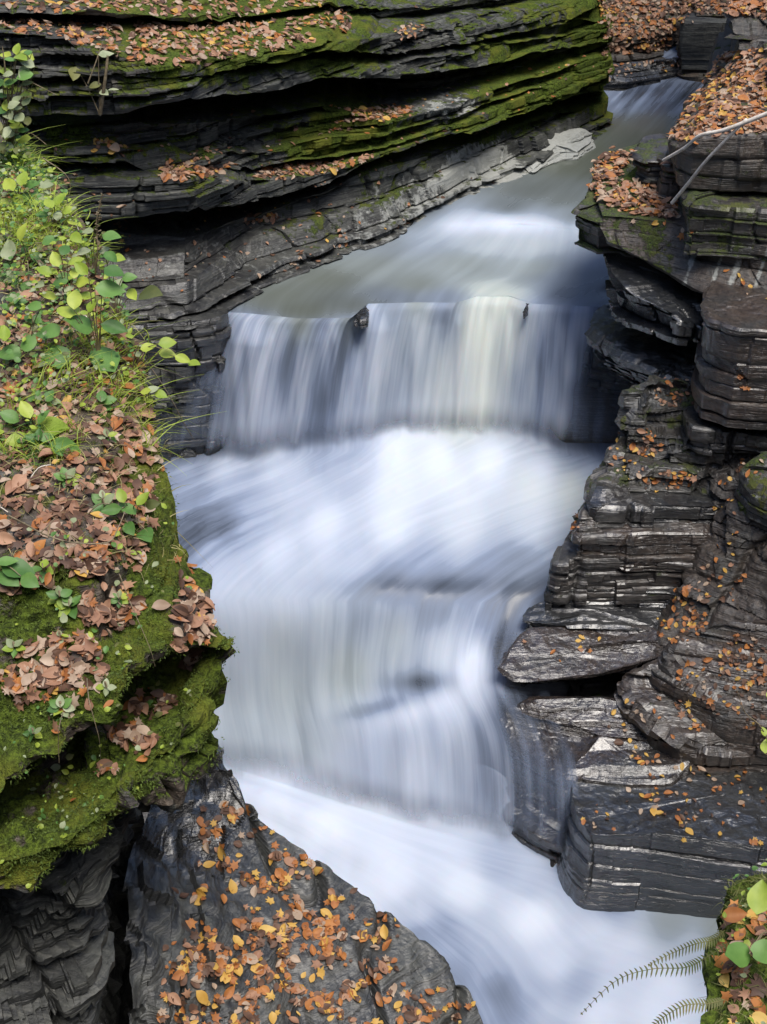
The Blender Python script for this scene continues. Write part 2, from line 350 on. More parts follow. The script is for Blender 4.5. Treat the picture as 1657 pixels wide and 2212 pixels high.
SA = [  # x, y, moss, pale, brown, wet   (lichen and moss patches of the cliff)
 (30, 100, .25, .1, .1, .1), (120, 110, .2, .1, .15, .1), (250, 160, .35, 0, .2, .1), (380, 130, .95, 0, 0, 0), (500, 110, .8, 0, 0, 0), (420, 160, .4, .0, 0, 0), (600, 100, .9, 0, 0, 0), (690, 85, 1, 0, 0, 0),
 (740, 60, .4, 0, 0, 0), (600, 190, .1, 0, 0, .3), (450, 220, .1, 0, 0, .3), (130, 290, .6, 0, 0, 0), (60, 290, .3, .05, 0, 0), (250, 280, .2, .1, .1, .1), (500, 290, .2, .12, 0, .1), (650, 250, .3, .15, 0, .1), (690, 260, .8, .05, 0, 0),
 (380, 330, .4, .1, 0, 0), (200, 335, .3, .05, 0, 0), (250, 430, .05, .15, 0, .2), (360, 440, .1, .15, 0, .2), (420, 400, .35, .1, 0, .1), (560, 340, .2, .25, 0, .2), (660, 320, .9, 0, 0, 0), (740, 320, .95, 0, 0, 0), (820, 300, .9, 0, 0, 0), (560, 430, .1, .05, 0, .3), (650, 420, .1, .05, 0, .3), (720, 400, .1, .05, 0, .3),
 (870, 300, .55, .1, 0, 0), (1000, 265, .6, .22, 0, 0), (950, 230, .1, .35, 0, .1), (1100, 230, .8, .08, 0, 0), (1000, 240, .25, .4, 0, 0), (1160, 170, .6, .18, 0, 0), (1230, 150, .95, 0, 0, 0), (1280, 120, 1.0, 0, 0, 0), (1290, 170, 1, 0, 0, 0), (1180, 210, .9, 0, 0, 0), (1270, 70, .9, .05, 0, 0), (1100, 120, .6, .05, 0, 0), (1000, 150, .3, .1, 0, 0), (1200, 100, .4, .08, 0, 0),
 (870, 190, .15, .12, 0, .1), (900, 90, .1, .15, .1, .1), (1050, 40, .25, .15, 0, 0), (1150, 30, .35, .1, 0, 0), (950, 30, .25, .2, 0, 0), (850, 30, .3, .1, 0, 0),
 (900, 345, .25, .1, 0, .2), (1000, 380, .12, .62, 0, .2), (1060, 360, .1, .7, 0, .2), (1090, 385, .05, .7, 0, .2), (900, 410, .2, .32, 0, .25), (700, 480, .35, .12, 0, .3), (820, 430, .3, .28, 0, .25), (780, 500, .02, .25, .1, .5), (600, 560, 0, .2, .05, .6), (400, 570, .05, .15, .1, .5), (450, 620, 0, .12, .1, .6), (320, 560, 0, .1, .25, .5), (1000, 430, 0, .3, 0, .5), (1150, 330, .05, .2, 0, .3), (1220, 280, .15, .1, 0, .2), (600, 480, .2, .1, .05, .3), (500, 530, .05, .15, .1, .4)]
def paintA(G):
    x, y = proj(G); c = idw(SA, x, y, 3.4, 1, 1.7); c[..., 0] = np.clip(c[..., 0] * 1.15 + .04, 0, 1); c[..., 1] = np.clip(c[..., 1] * 1.35 + .14 * sm(400, 520, y + .12 * (x - 500)) * (c[..., 1] > .06), 0, 1); return c
cliffA, GA = finish('cliff', G, False, -1, paintA, dict(seed=11, amp=.12, th=(.03, .15), joint=.9, terr=.85, low=.06, jf=.45, fine=.012, top=.03), False)
tag(cliffA, 'long layered shale cliff with mossy ledges and dark undercuts beside the upper pool', None, None, 'structure')

# ================================================================ NEAR MOSSY BANK
NU = 330
def r2(pts): return rail(pts, NU)
L = -160
d = [r2([(L, 250, 9.6), (0, 250, 9.4), (30, 300, 9.2), (52, 345, 9.0)]),
     r2([(L, 400, 8.4), (0, 400, 8.3), (90, 405, 8.2), (122, 412, 8.2)]),
     r2([(L, 500, 7.7), (0, 500, 7.6), (120, 490, 7.5), (165, 490, 7.5)]),
     r2([(L, 640, 7.0), (0, 640, 6.9), (150, 630, 6.9), (250, 610, 7.0)]),
     r2([(L, 780, 6.4), (0, 780, 6.3), (150, 775, 6.3), (298, 760, 6.5)]),
     r2([(L, 930, 5.95), (0, 930, 5.85), (200, 930, 5.8), (345, 915, 6.1)]),
     r2([(L, 1060, 5.5), (0, 1060, 5.45), (200, 1060, 5.4), (350, 1030, 5.8)]),
     r2([(L, 1200, 5.15), (0, 1200, 5.1), (200, 1200, 5.05), (330, 1180, 5.3), (400, 1195, 5.55)]),
     r2([(L, 1390, 4.75), (0, 1390, 4.75), (200, 1340, 4.85), (350, 1290, 5.1), (440, 1275, 5.35), (466, 1310, 5.4)])]
d8 = r2([(L, 1700, 4.2), (0, 1690, 4.2), (130, 1620, 4.35), (240, 1520, 4.5), (330, 1440, 4.7), (400, 1395, 4.9), (480, 1390, 5.2)])
U = np.linspace(0, 1, NU)
d8h = under(d8, -.03, 0, .45 * (1 - sm(.75, .98, U)) + .01)
d9 = r2([(L, 1800, 4.45), (0, 1775, 4.45), (150, 1725, 4.6), (260, 1635, 4.75), (350, 1535, 4.95), (425, 1430, 5.15), (486, 1400, 5.2)])
d9b = under(d9, 0, 0, .2 * (1 - sm(.75, .98, U))) 
d10 = r2([(L, 1850, 4.1), (0, 1835, 4.15), (150, 1785, 4.28), (265, 1690, 4.45), (370, 1600, 4.68), (440, 1510, 4.9), (478, 1470, 5.1)])
d11a = r2([(L, 1930, 4.0), (0, 1905, 4.02), (120, 1850, 4.12), (225, 1765, 4.3), (340, 1680, 4.55), (440, 1610, 4.8), (474, 1560, 5.02)])
d11 = r2([(L, 1990, 4.02), (0, 1955, 4.04), (100, 1895, 4.14), (200, 1825, 4.26), (265, 1745, 4.42), (330, 1715, 4.6), (430, 1660, 4.85), (471, 1630, 5.0)])
rec = .40 + 1.0 * sm(.55, .9, U)
d12 = under(d11, -.06, 0, rec); d12[:, 0] -= .12 * sm(.5, .95, U); e11 = under(d11, -.02, 0, .12); e11[:, 0] -= .05 * sm(.5, .95, U)
d13 = under(d12, .8, 0, -.05); d13[:, 0] -= .10 * sm(.5, 1, U)
d14 = under(d13, 1.3, 0, -.05); d14[:, 0] -= .26 * sm(.5, 1, U)
d15 = under(d14, 5.2, 0, 0)
RD = [np.array(q) for q in d]
top = loft(RD, .02, smooth_v=True, maxr=60)
bot = loft([RD[-1], d8, d8h, d9b, d9, d10, d11a, d11, e11, d12, d13, d14, d15], .02, maxr=60)
G = np.concatenate([top, bot[1:]], 0); iH0 = len(top) - 45; iH = len(top) - 1 + len(loft([RD[-1], d8, d8h, d9b, d9, d10, d11a, d11, e11], .02, maxr=60)) - 1
add = []
e = G[:, -1]; zt = e[:, 2]
for dz, dx in [(.03, .012), (.08, .02), (.15, .02), (.25, .01), (.4, -.02), (.6, -.06), (.85, -.1), (1.2, -.15), (1.7, -.2), (2.4, -.2), (3.5, -.2)]:
    P = under(e, dz, -.10, .12 * dz); lowr = (np.arange(len(e)) > iH0)[:, None]; cut = np.maximum(2.33 - P[:, 2:], 0); P2_ = under(e, np.minimum(dz, np.maximum(e[:, 2] - 2.33, 0)), 0, .12 * dz + .5 * cut[:, 0]); P2_[:, 0] -= .1 * dz + .15 * cut[:, 0]; P = np.where(lowr, P2_, P); P[:, 2] = np.maximum(P[:, 2], -4.7); Pb = under(e, 0, 0, .35 * dz); Pb[:, 0] -= .1 * dz; hid_ = (np.arange(len(e)) >= iH)[:, None]; P = np.where(hid_, Pb, P); add.append(P)
G = np.concatenate([G, np.stack(add, 1)], 1)
iT = len(top); iE = iT + int((len(G) - iT) * .45)
SD = [(50, 450, .15, 0, .9, 0), (150, 700, .1, 0, .9, 0), (250, 800, .25, 0, .8, 0), (100, 950, .15, 0, .9, 0), (300, 900, .5, 0, .6, 0), (330, 1010, 1, 0, 0, 0), (200, 1080, .4, 0, .6, 0), (365, 1120, 1, 0, 0, 0), (300, 1130, .8, 0, .3, 0), (60, 1130, .5, 0, .4, 0),
      (370, 1220, 1, 0, 0, 0), (230, 1190, .8, 0, .3, 0), (110, 1300, .9, 0, .2, 0), (250, 1290, .5, 0, .6, 0), (420, 1340, .4, 0, .6, 0), (460, 1370, .9, 0, 0, 0), (320, 1380, .95, 0, 0, 0), (150, 1430, .6, 0, .5, 0), (60, 1550, .95, 0, 0, 0), (200, 1500, .9, 0, 0, 0), (420, 1480, 1, 0, 0, 0), (440, 1580, .9, 0, 0, 0), (300, 1620, .9, 0, 0, 0), (200, 1750, 1, 0, 0, 0), (80, 1850, 1, 0, 0, 0), (100, 1700, .8, 0, .1, 0), (20, 1960, .6, .3, 0, 0), (120, 1900, .8, .1, 0, 0),
      (300, 1850, .0, .02, .1, .1), (100, 2100, .0, .04, .1, .3), (300, 2000, .0, .03, .05, .35), (250, 2150, .0, .05, .05, .35), (450, 1900, 0, 0, 0, .6)]
def paintD(G):
    x, y = proj(G); c = idw(SD, x, y, 3.4); c[..., 0] = np.clip(c[..., 0] - .22, 0, 1); c[..., 2] = np.where(G[..., 2] > 2.42, np.maximum(c[..., 2], .55), c[..., 2] * .3); c[..., 0] *= np.where((G[..., 2] < 2.4) & (x < 500) & (y > 1690), .15, 1); return c
def lumps(Gx, N):
    x, y = proj(Gx); m = (sm(1150, 1350, y) * (1 - sm(1960, 2050, y)) * .8 + .2) * (1 - .85 * sm(.80, .93, np.arange(Gx.shape[1])[None, :] / Gx.shape[1]))
    b = np.abs(fbm(Gx, 3.2, 3, 5) - .5) * 2
    c = vn(Gx[..., 0] * 9, Gx[..., 1] * 9, Gx[..., 2] * 9, 77)
    b2 = np.abs(fbm(Gx, 7.5, 2, 15) - .5) * 2
    Gx = Gx + N * ((.19 * (b - .22) + .09 * (b2 - .22) + .03 * (c - .5)) * m)[..., None]
    # slaty plates low on the face under the overhang
    lo = sm(2.9, 2.4, Gx[..., 2]) * (np.arange(Gx.shape[0])[:, None] > iE)
    q = Gx @ np.array([[.5, -.2, .8], [.8, .1, -.55], [.1, 1, .1]]).T
    pl = h3(np.floor(q[..., 0] * 7 + 1.2 * vn(q[..., 0] * 2, q[..., 1] * 2, q[..., 2], 4)), np.floor(q[..., 1] * 3.4), np.floor(q[..., 2] * 1.0), 3)
    pl2 = vn(q[..., 0] * 9, q[..., 1] * 4, q[..., 2] * 2, 6)
    return Gx + N * ((.13 * (pl - .5) + .06 * (pl2 - .5)) * lo)[..., None]
bank, GD = finish('bank', G, False, 1, paintD, dict(seed=21, amp=.05, th=(.05, .14), joint=1.8, terr=.5, fine=.02, top=.03), False, extra=lumps)
tag(bank, 'near mossy bank of stepped earthy rock littered with brown leaves and green herbs', None, None, 'structure')

# ================================================================ LEAF STREWN BOULDER AT THE FOOT OF THE BANK
def rE(p): return rail(p, 300)
RE = [rE([(380, 1600, 6.9), (440, 1610, 6.6), (474, 1620, 6.5)]),
      rE([(360, 1660, 6.5), (440, 1660, 6.35), (492, 1665, 6.3)]),
      rE([(320, 1760, 5.9), (450, 1760, 6.02), (560, 1762, 6.1)]),
      rE([(290, 1840, 5.6), (430, 1845, 5.8), (655, 1835, 5.95)]),
      rE([(280, 1910, 5.35), (500, 1920, 5.6), (745, 1900, 5.8)]),
      rE([(280, 2040, 5.0), (600, 2030, 5.35), (893, 2015, 5.55)]),
      rE([(280, 2110, 4.85), (650, 2110, 5.2), (975, 2090, 5.4)]),
      rE([(280, 2190, 4.7), (650, 2190, 5.0), (1030, 2170, 5.25)]),
      rE([(280, 2330, 4.5), (650, 2330, 4.7), (1065, 2290, 5.0)]),
      rE([(280, 2500, 4.2), (650, 2500, 4.4), (1085, 2450, 4.7)])]
G = loft(RE, .02, smooth_v=True, maxr=70)
e = G[:, -1]; add = []
for dz, dx in [(.02, .03), (.07, .05), (.15, .06), (.3, .05), (.5, .03), (.8, 0), (1.2, 0), (1.8, 0), (2.6, 0), (3.8, 0), (5.5, 0)]:
    P = under(e, dz, -.04, dx * .5); P[:, 0] += dx * .15; add.append(P)
G = np.concatenate([G, np.stack(add, 1)], 1)
top_ = [G[0] + np.array([-.05 * k, .04 * k, -.5 * k]) for k in (6, 4, 2.5, 1.5, .8, .3)]
G = np.concatenate([np.array(top_), G], 0)
def exE(Gx, N):
    x, y = proj(Gx); lo = 1 - sm(430, 560, x + (y - 1900) * .05)
    q = Gx @ np.array([[.55, -.3, .75], [.8, .2, -.5], [.1, 1, .1]]).T
    a = h3(np.floor(q[..., 0] * 12 + 2 * vn(q[..., 0] * 3, q[..., 1] * 3, q[..., 2], 4)), np.floor(q[..., 1] * 6), np.floor(q[..., 2] * 3), 3)
    g = np.abs(vn(Gx[..., 0] * 3.5 + Gx[..., 1] * 1.5, Gx[..., 1] * .8, Gx[..., 2] * 2, 61) - .5) * 2
    f = vn(Gx[..., 0] * 14, Gx[..., 1] * 14, Gx[..., 2] * 14, 9)
    return Gx + N * (.11 * (a - .5) * lo + .05 * (f - .5) * lo - .07 * np.exp(-(g / .08) ** 2) + .05 * (fbm(Gx, 2.0, 4, 31) - .5))[..., None]
SE = [(450, 1700, 0, .0, .15, .9), (430, 1800, 0, 0, .1, .9), (380, 2000, 0, .1, 0, .4), (600, 1800, 0, .02, .1, .55), (900, 2100, 0, .05, .0, .5), (600, 2100, 0, .1, .05, .5), (750, 1950, 0, .05, .02, .5)]
def paintE(G):
    x, y = proj(G); return idw(SE, x, y, 3)
bE, GE = finish('boulder', G, False, 1, paintE, dict(seed=33, amp=.02, th=(.06, .15), joint=1.6, terr=.15, fine=.016, top=.03), False, origin=(-.3, 5.3, -4.4), extra=exE)
tag(bE, 'dark grey boulder strewn with orange leaves between the mossy bank and the white stream', 'boulder')

# ================================================================ ROCKS OF THE FAR SIDE (each bed stands on its own)
B = (0.1, .05, .9, .35)       # brown dry
DK = (0, 0, .1, .75)          # dark wet
MG = (.55, .1, .1, .1)
def sl(name, pts, zb, pt, **k): return slab(name, pts, zb, pt, **k)
# shelf carrying the waterfall
sl('rock_ledge', [(470, 690, -.14), (520, 684, -.16), (545, 684, -.16), (650, 688, -.18), (745, 688, -.18), (800, 672, -.18), (812, 660, -.18), (1000, 652, -.24), (1110, 655, -.2), (1138, 664, -.2), (1165, 655, -.2), (1290, 668, -.16), (1420, 690, -.2), (1560, 690, -.3), (1560, 560, -.3), (1000, 600, -.25), (560, 640, -.2), (470, 650, -.16)],
   -2.8, DK, seed=41, flare=-.11, rnd=.05, label='dark wet rock shelf that the waterfall pours over', sp=dict(amp=.05, th=(.05, .2), low=.03))
sl('rock_ledge', [(170, 700, .08), (300, 704, .08), (420, 698, .07), (478, 690, .06), (500, 680, .05), (496, 664, .05), (440, 655, .07), (260, 664, .1), (170, 670, .1)],
   -2.8, DK, seed=49, flare=-.13, rnd=.05, label='black layered rock ledge between the herbs and the start of the waterfall', sp=dict(amp=.05, th=(.06, .22), low=.05))
# pale slab at the pool edge
sl('rock_slab', [(1122, 318, .2), (1130, 345, .13), (1152, 368, .08), (1180, 352, .08), (1215, 335, .09), (1250, 332, .1), (1282, 308, .12), (1280, 288, .16), (1250, 278, .25), (1190, 288, .28), (1130, 300, .28)], -.3, (0, .85, 0, .1), seed=42, rnd=.05, flare=0.02, label='pale grey flat slab resting at the water edge under the mossy cliff', sp=dict(jf=.2, amp=.05, th=(.03, .08)))
sl('rock', [(762, 686, -.03), (778, 692, -.03), (796, 688, -.03), (801, 666, .01), (790, 657, .02), (772, 668, 0)], -.14, (0, 0, .1, .9), seed=47, rnd=.05, res=.012, flare=.05, label='small dark wet stone splitting the lip of the waterfall', sp=dict(amp=.03, low=.04))
sl('rock', [(1126, 672, -.05), (1133, 678, -.05), (1144, 664, -.02), (1142, 654, .0), (1134, 657, -.01)], -.12, (0, 0, .1, .9), seed=48, rnd=.03, res=.012, flare=.05, label='tiny dark stone tooth at the greenish end of the waterfall lip', sp=dict(amp=.02, low=.03))
# far end of the gorge
sl('rock_ledge', [(1240, 128, .42), (1310, 122, .42), (1360, 118, .42), (1420, 108, .42), (1485, 86, .5), (1500, 40, .6), (1300, 70, .7), (1240, 90, .6)], -.2, (.1, .05, .4, .4), seed=43, flare=.3, label='low dark ledge at the far end of the pool under a slope of leaves', sp=dict(amp=.12, joint=1))
sl('hillside', [(1180, 96, .6), (1300, 92, .65), (1400, 76, .72), (1470, 52, .8), (1500, 34, 1.15), (1600, 34, 1.15), (1800, 30, 1.15), (1900, -140, 1.9), (1500, -130, 1.7), (1180, -110, 1.5)], -.5, (.2, .05, .8, 0), seed=44, flare=.1, res=.05, label='leaf covered slope behind the gorge rocks', kind='structure', sp=dict(amp=.08))
sl('rock_block', [(1478, 44, 1.12), (1560, 46, 1.12), (1660, 52, 1.12), (1790, 52, 1.12), (1790, 10, 1.15), (1600, 12, 1.15), (1490, 22, 1.12)], .3, (.05, .03, .05, .15), seed=45, flare=.02, rnd=.04, label='smooth dark square rock block above the small riffle', sp=dict(amp=.025, th=(.1, .3), fine=.005))
sl('rock_ledge', [(1305, 162, .3), (1350, 168, .26), (1420, 158, .26), (1500, 142, .3), (1500, 122, .4), (1400, 128, .42), (1320, 138, .4)], -.3, (0, 0, .2, .8), seed=46, flare=.1, label='low wet dark rock poking from the riffle at the far end', sp=dict(amp=.05))
# slope with leaves on the side of the sticks
RB = [('rock_ledge', [(1462, 312, 2.35), (1500, 300, 2.48), (1560, 292, 2.53), (1660, 288, 2.55), (1800, 290, 2.55), (1800, 70, 3.3), (1660, 100, 2.7), (1575, 112, 2.35), (1530, 160, 2.15), (1490, 215, 2.05), (1450, 275, 2.0)], 1.95, (0.25, 0.00, 0.51, 0.35), dict(seed=51, flare=-.02, rnd=.04, res=.03, label='thick dark ledge topped by a leafy slope behind the two pale sticks', sp=dict(amp=.05, th=(.06, .2)))),
 ('rock_ledge', [(1436, 345, 1.95), (1470, 350, 1.95), (1490, 320, 2.0), (1485, 262, 2.1), (1455, 262, 2.05), (1430, 300, 1.95)], 1.3, (0.30, 0.10, 0.68, 0.35), dict(seed=52, flare=.1, rnd=.06, label='small earthy step below the forked sticks', sp=dict(amp=.06))),
 ('rock_ledge', [(1478, 428, 1.93), (1520, 440, 1.9), (1600, 446, 1.88), (1800, 452, 1.88), (1800, 330, 1.9), (1480, 350, 1.9)], 1.32, (0.45, 0.05, 0.21, 0.45), dict(seed=53, flare=-.12, rnd=.12, res=.018, label='rounded olive brown bed above the slope streaked with white drip lines', sp=dict(amp=.03, th=(.04, .1)))),
 ('rock_ledge', [(1236, 450, 1.42), (1262, 425, 1.46), (1280, 380, 1.5), (1300, 340, 1.5), (1350, 318, 1.5), (1430, 300, 1.5), (1560, 330, 1.5), (1560, 480, 1.5), (1470, 484, 1.46), (1400, 474, 1.46), (1340, 466, 1.46), (1290, 470, 1.44)], 1.0, (0.50, 0.03, 0.30, 0.40), dict(seed=54, flare=-.15, rnd=.08, label='flat rock nose carpeted with orange leaves above the falls', sp=dict(amp=.04, th=(.06, .14)))),
 ('rock_block', [(1366, 330, 1.86), (1400, 345, 1.85), (1450, 345, 1.85), (1460, 315, 1.87), (1430, 293, 1.9), (1390, 298, 1.9)], 1.45, (0.25, 0.15, 0.26, 0.40), dict(seed=55, flare=.12, rnd=.03, label='small layered rock stump standing among the orange leaves', sp=dict(amp=.05, th=(.04, .08)))),
 ('moss_cushion', [(1330, 398, 1.54), (1390, 405, 1.54), (1450, 408, 1.54), (1470, 370, 1.6), (1450, 345, 1.64), (1380, 350, 1.62)], 1.42, (1.0, 0, 0, 0), dict(seed=56, flare=.1, rnd=.05, smooth=False, cat='moss', label='bright green moss cushion in front of the layered rock stump', sp=dict(amp=.03))),
 ('rock_ledge', [(1304, 548, .95), (1312, 590, .9), (1345, 625, .85), (1400, 655, .78), (1470, 690, .7), (1540, 710, .6), (1620, 680, .7), (1560, 560, .95), (1400, 520, 1.0), (1320, 525, 1.0)], .38, (0.00, 0.00, 0.00, 0.85), dict(seed=57, flare=-.35, rnd=.06, label='blue black rock tucked under the overhanging nose', sp=dict(amp=.08, th=(.08, .2), joint=2.2))),
 ('rock_ledge', [(1262, 700, .03), (1290, 730, 0), (1340, 762, -.02), (1400, 792, -.05), (1460, 820, -.1), (1540, 850, -.1), (1600, 760, .1), (1540, 670, .2), (1420, 640, .2), (1330, 640, .15), (1280, 665, .08)], -.5, (0.00, 0.00, 0.00, 1.00), dict(seed=58, flare=-.7, rnd=.08, label='wet black ledge with pale sheen just beside the waterfall', sp=dict(amp=.08, joint=2.0))),
 ('rock_pillar', [(1512, 655, 1.05), (1535, 690, 1.0), (1600, 712, 1.0), (1700, 716, 1.0), (1820, 720, 1.0), (1820, 560, 1.1), (1600, 560, 1.1), (1530, 600, 1.1)], -.12, (0.05, 0.22, 0.64, 0.60), dict(seed=59, flare=-.08, rnd=.04, res=.02, label='tall rounded grey brown rock column under the dripping slope', sp=dict(amp=.05, th=(.1, .35), joint=1.0))),
 ('boulder', [(1288, 1090, -1.05), (1288, 1000, -.8), (1312, 940, -.58), (1350, 885, -.3), (1372, 838, -.08), (1412, 815, .02), (1480, 812, .0), (1540, 850, -.15), (1600, 930, -.4), (1620, 1020, -.8), (1600, 1090, -1.0), (1420, 1094, -1.05)], -2.0, (0.30, 0.30, 0.26, 0.50), dict(seed=60, flare=.02, rnd=.12, res=.02, label='large pale olive boulder sloping to the water with a few bright leaves', sp=dict(amp=.09, th=(.04, .16), terr=.9, joint=1.4))),
 ('rock_slab', [(1478, 915, -.22), (1530, 925, -.22), (1600, 930, -.22), (1800, 945, -.22), (1800, 850, -.22), (1600, 860, -.2), (1490, 880, -.2)], -.52, (0.00, 0.30, 0.17, 0.65), dict(seed=61, flare=-.05, rnd=.03, label='purplish grey slab jutting over a black gap beneath the rock column', sp=dict(amp=.06, th=(.05, .12)))),
 ('boulder', [(1600, 1000, -.4), (1625, 1040, -.45), (1690, 1075, -.5), (1800, 1080, -.5), (1800, 960, -.3), (1650, 965, -.3)], -1.0, (0.45, 0.40, 0.09, 0.30), dict(seed=62, flare=-.15, rnd=.14, label='rounded pale green boulder with a single leaf cut by the picture edge', sp=dict(amp=.04))),
 ('rock_ledge', [(1296, 1062, -.95), (1290, 1092, -1.02), (1400, 1098, -1.04), (1540, 1100, -1.04), (1640, 1090, -1.04), (1640, 1000, -1.0), (1320, 1010, -.95)], -1.6, (0.00, 0.20, 0.21, 0.90), dict(seed=63, flare=.02, rnd=.03, label='shiny violet grey bed at the foot of the olive boulder', sp=dict(amp=.06, th=(.03, .09)))),
 ('rock_ledge', [(1216, 1200, -1.62), (1225, 1150, -1.45), (1250, 1105, -1.28), (1285, 1062, -1.08), (1302, 1075, -1.1), (1300, 1150, -1.4), (1262, 1200, -1.6)], -2.4, (0.45, 0.35, 0.09, 0.50), dict(seed=64, flare=.03, rnd=.05, label='narrow greenish rock rim running down beside the white water', sp=dict(amp=.04))),
 ('rock_ledge', [(1250, 1120, -1.15), (1250, 1160, -1.3), (1400, 1150, -1.25), (1560, 1150, -1.25), (1640, 1120, -1.2), (1640, 1080, -1.2), (1280, 1085, -1.1)], -1.7, (0.05, 0.10, 0.68, 0.65), dict(seed=65, flare=.02, rnd=.03, label='thin bedded brown rock step in the middle of the staircase', sp=dict(amp=.05, th=(.03, .08)))),
 ('rock_ledge', [(1203, 1212, -1.57), (1280, 1212, -1.57), (1440, 1214, -1.57), (1600, 1218, -1.57), (1600, 1130, -1.55), (1240, 1140, -1.5)], -2.1, (0.12, 0.05, 0.38, 0.60), dict(seed=66, flare=.0, rnd=.03, label='blocky grey green bed of the rock staircase above the white ledge line', sp=dict(amp=.04, th=(.04, .12)))),
 ('rock_ledge', [(1178, 1275, -1.93), (1250, 1276, -1.93), (1436, 1276, -1.93), (1500, 1290, -1.93), (1600, 1240, -1.9), (1230, 1225, -1.9)], -2.5, (0.05, 0.00, 0.09, 0.90), dict(seed=67, flare=.02, rnd=.02, label='lowest dark bed of the rock staircase with a bright wet lip', sp=dict(amp=.03, th=(.04, .1)))),
 ('rock_slab', [(1128, 1345, -2.28), (1200, 1352, -2.26), (1330, 1350, -2.24), (1420, 1350, -2.2), (1450, 1300, -2.15), (1250, 1290, -2.16), (1160, 1302, -2.18)], -2.7, (0.00, 0.00, 0.09, 1.00), dict(seed=68, flare=.05, rnd=.03, label='glistening wet shelf at the base of the staircase beside the falls', sp=dict(amp=.05, th=(.03, .06)))),
 ('rock_slab', [(1078, 1440, -2.36), (1095, 1400, -2.3), (1140, 1358, -2.26), (1250, 1342, -2.24), (1400, 1345, -2.2), (1480, 1385, -2.22), (1436, 1412, -2.3), (1370, 1440, -2.34), (1290, 1460, -2.38), (1180, 1470, -2.4), (1110, 1466, -2.4)], -2.62, (0.05, 0.00, 0.77, 0.80), dict(seed=69, flare=-1.0, rnd=.06, label='smooth brown slab with a curved lip over a black gap beside the falls', sp=dict(amp=.03, th=(.04, .1), top=.012))),
 ('rock_ledge', [(1436, 1405, -2.0), (1480, 1460, -2.12), (1560, 1520, -2.25), (1660, 1560, -2.35), (1820, 1570, -2.35), (1820, 1340, -1.5), (1580, 1330, -1.65), (1470, 1360, -1.85)], -2.8, (0.05, 0.05, 0.68, 0.55), dict(seed=70, flare=.12, rnd=.12, res=.02, label='upper curved brown bed scattered with orange leaves', sp=dict(amp=.04, terr=.7))),
 ('rock_ledge', [(1342, 1448, -2.3), (1355, 1500, -2.42), (1410, 1560, -2.52), (1470, 1605, -2.62), (1540, 1632, -2.7), (1660, 1636, -2.72), (1820, 1640, -2.7), (1820, 1450, -2.2), (1560, 1420, -2.1), (1420, 1410, -2.15)], -3.1, (0.10, 0.05, 0.64, 0.60), dict(seed=71, flare=-.12, rnd=.14, res=.02, label='big curved brown bed like a folded lip over the wet slab', sp=dict(amp=.05, terr=.7))),
 ('rock_slab', [(1085, 1530, -2.75), (1105, 1600, -2.98), (1155, 1645, -3.0), (1220, 1672, -2.92), (1330, 1690, -2.95), (1450, 1690, -2.95), (1520, 1620, -2.85), (1400, 1530, -2.65), (1300, 1500, -2.6), (1150, 1500, -2.6)], -4.2, (0.00, 0.02, 0.72, 0.80), dict(seed=72, flare=.02, rnd=.08, label='sloping brown slab with yellow leaves running into the veil of water', sp=dict(amp=.04, terr=.8, th=(.05, .15)))),
 ('rock_ledge', [(1232, 1735, -3.02), (1245, 1770, -3.05), (1275, 1802, -3.06), (1330, 1806, -3.04), (1420, 1806, -3.02), (1550, 1822, -3.02), (1660, 1838, -3.02), (1820, 1850, -3.02), (1820, 1620, -2.98), (1400, 1630, -2.98), (1240, 1670, -3.0)], -4.6, (0.00, 0.00, 0.10, 1.00), dict(seed=73, flare=.06, rnd=.03, res=.018, label='broad wet slab with blue sheen and a black layered face above the stream', sp=dict(amp=.022, th=(.06, .22), joint=1.0, jf=.6))),
 ('rock_ledge', [(1110, 1720, -3.5), (1140, 1760, -3.55), (1200, 1800, -3.6), (1262, 1800, -3.5), (1262, 1700, -3.3), (1180, 1680, -3.3)], -4.6, (0.00, 0.00, 0.42, 1.00), dict(seed=74, flare=.1, rnd=.08, label='brown rock shoulder half veiled by falling water', sp=dict(amp=.05))),
]
for nm, pts, zb, pt, kw in RB:
    if pt[2] > .5: kw['sp'] = dict(jf=.35, th=(.05, .14)) | kw.get('sp', {})
    sl(nm, pts, zb, (pt[0], pt[1], min(1, pt[2] * 1.3), min(1, pt[3] + .13)), **kw)
# dripping slope
rr = [rail(p, 260) for p in (
  [(1300, 466, 14.45), (1450, 482, 14.2), (1560, 515, 13.75), (1820, 560, 13.2)],
  [(1296, 490, 14.4), (1400, 520, 14.2), (1500, 560, 13.9), (1820, 620, 13.15)],
  [(1312, 520, 14.3), (1400, 562, 14.12), (1500, 622, 13.7), (1580, 655, 13.4), (1680, 680, 13.2), (1820, 705, 13.0)])]
h = rr[-1].copy(); h[:, 1] += .9; h[:, 2] += .12
G = loft([rr[0] + np.array([0, .8, .05]), rr[0], rr[1], rr[2], rr[2] + np.array([0, .06, -.05]), h], .02)
l = G[:, :1].copy(); G = np.concatenate([l + np.array([[.1, .8, 0]]), l + np.array([[0, .1, 0]]), G], 1)
def paintdrip(G):
    x, y = proj(G); q = x + (y - 550) * .35
    c = np.zeros(G.shape[:2] + (4,)); s = np.zeros(G.shape[:2])
    for a, w in ((1500, 10), (1560, 9), (1600, 12), (1655, 9)): s = np.maximum(s, np.exp(-((q - a) / w) ** 2))
    c[..., 0] = .5 * (1 - sm(1420, 1500, x)); c[..., 1] = .6 * s * sm(500, 540, y); c[..., 2] = .6; c[..., 3] = .45; return c
o, _ = finish('rock_ledge', G, False, -1, paintdrip, dict(seed=81, amp=.02, th=(.06, .2), terr=.1, fine=.008), False, origin=(2.6, 13.6, .8))
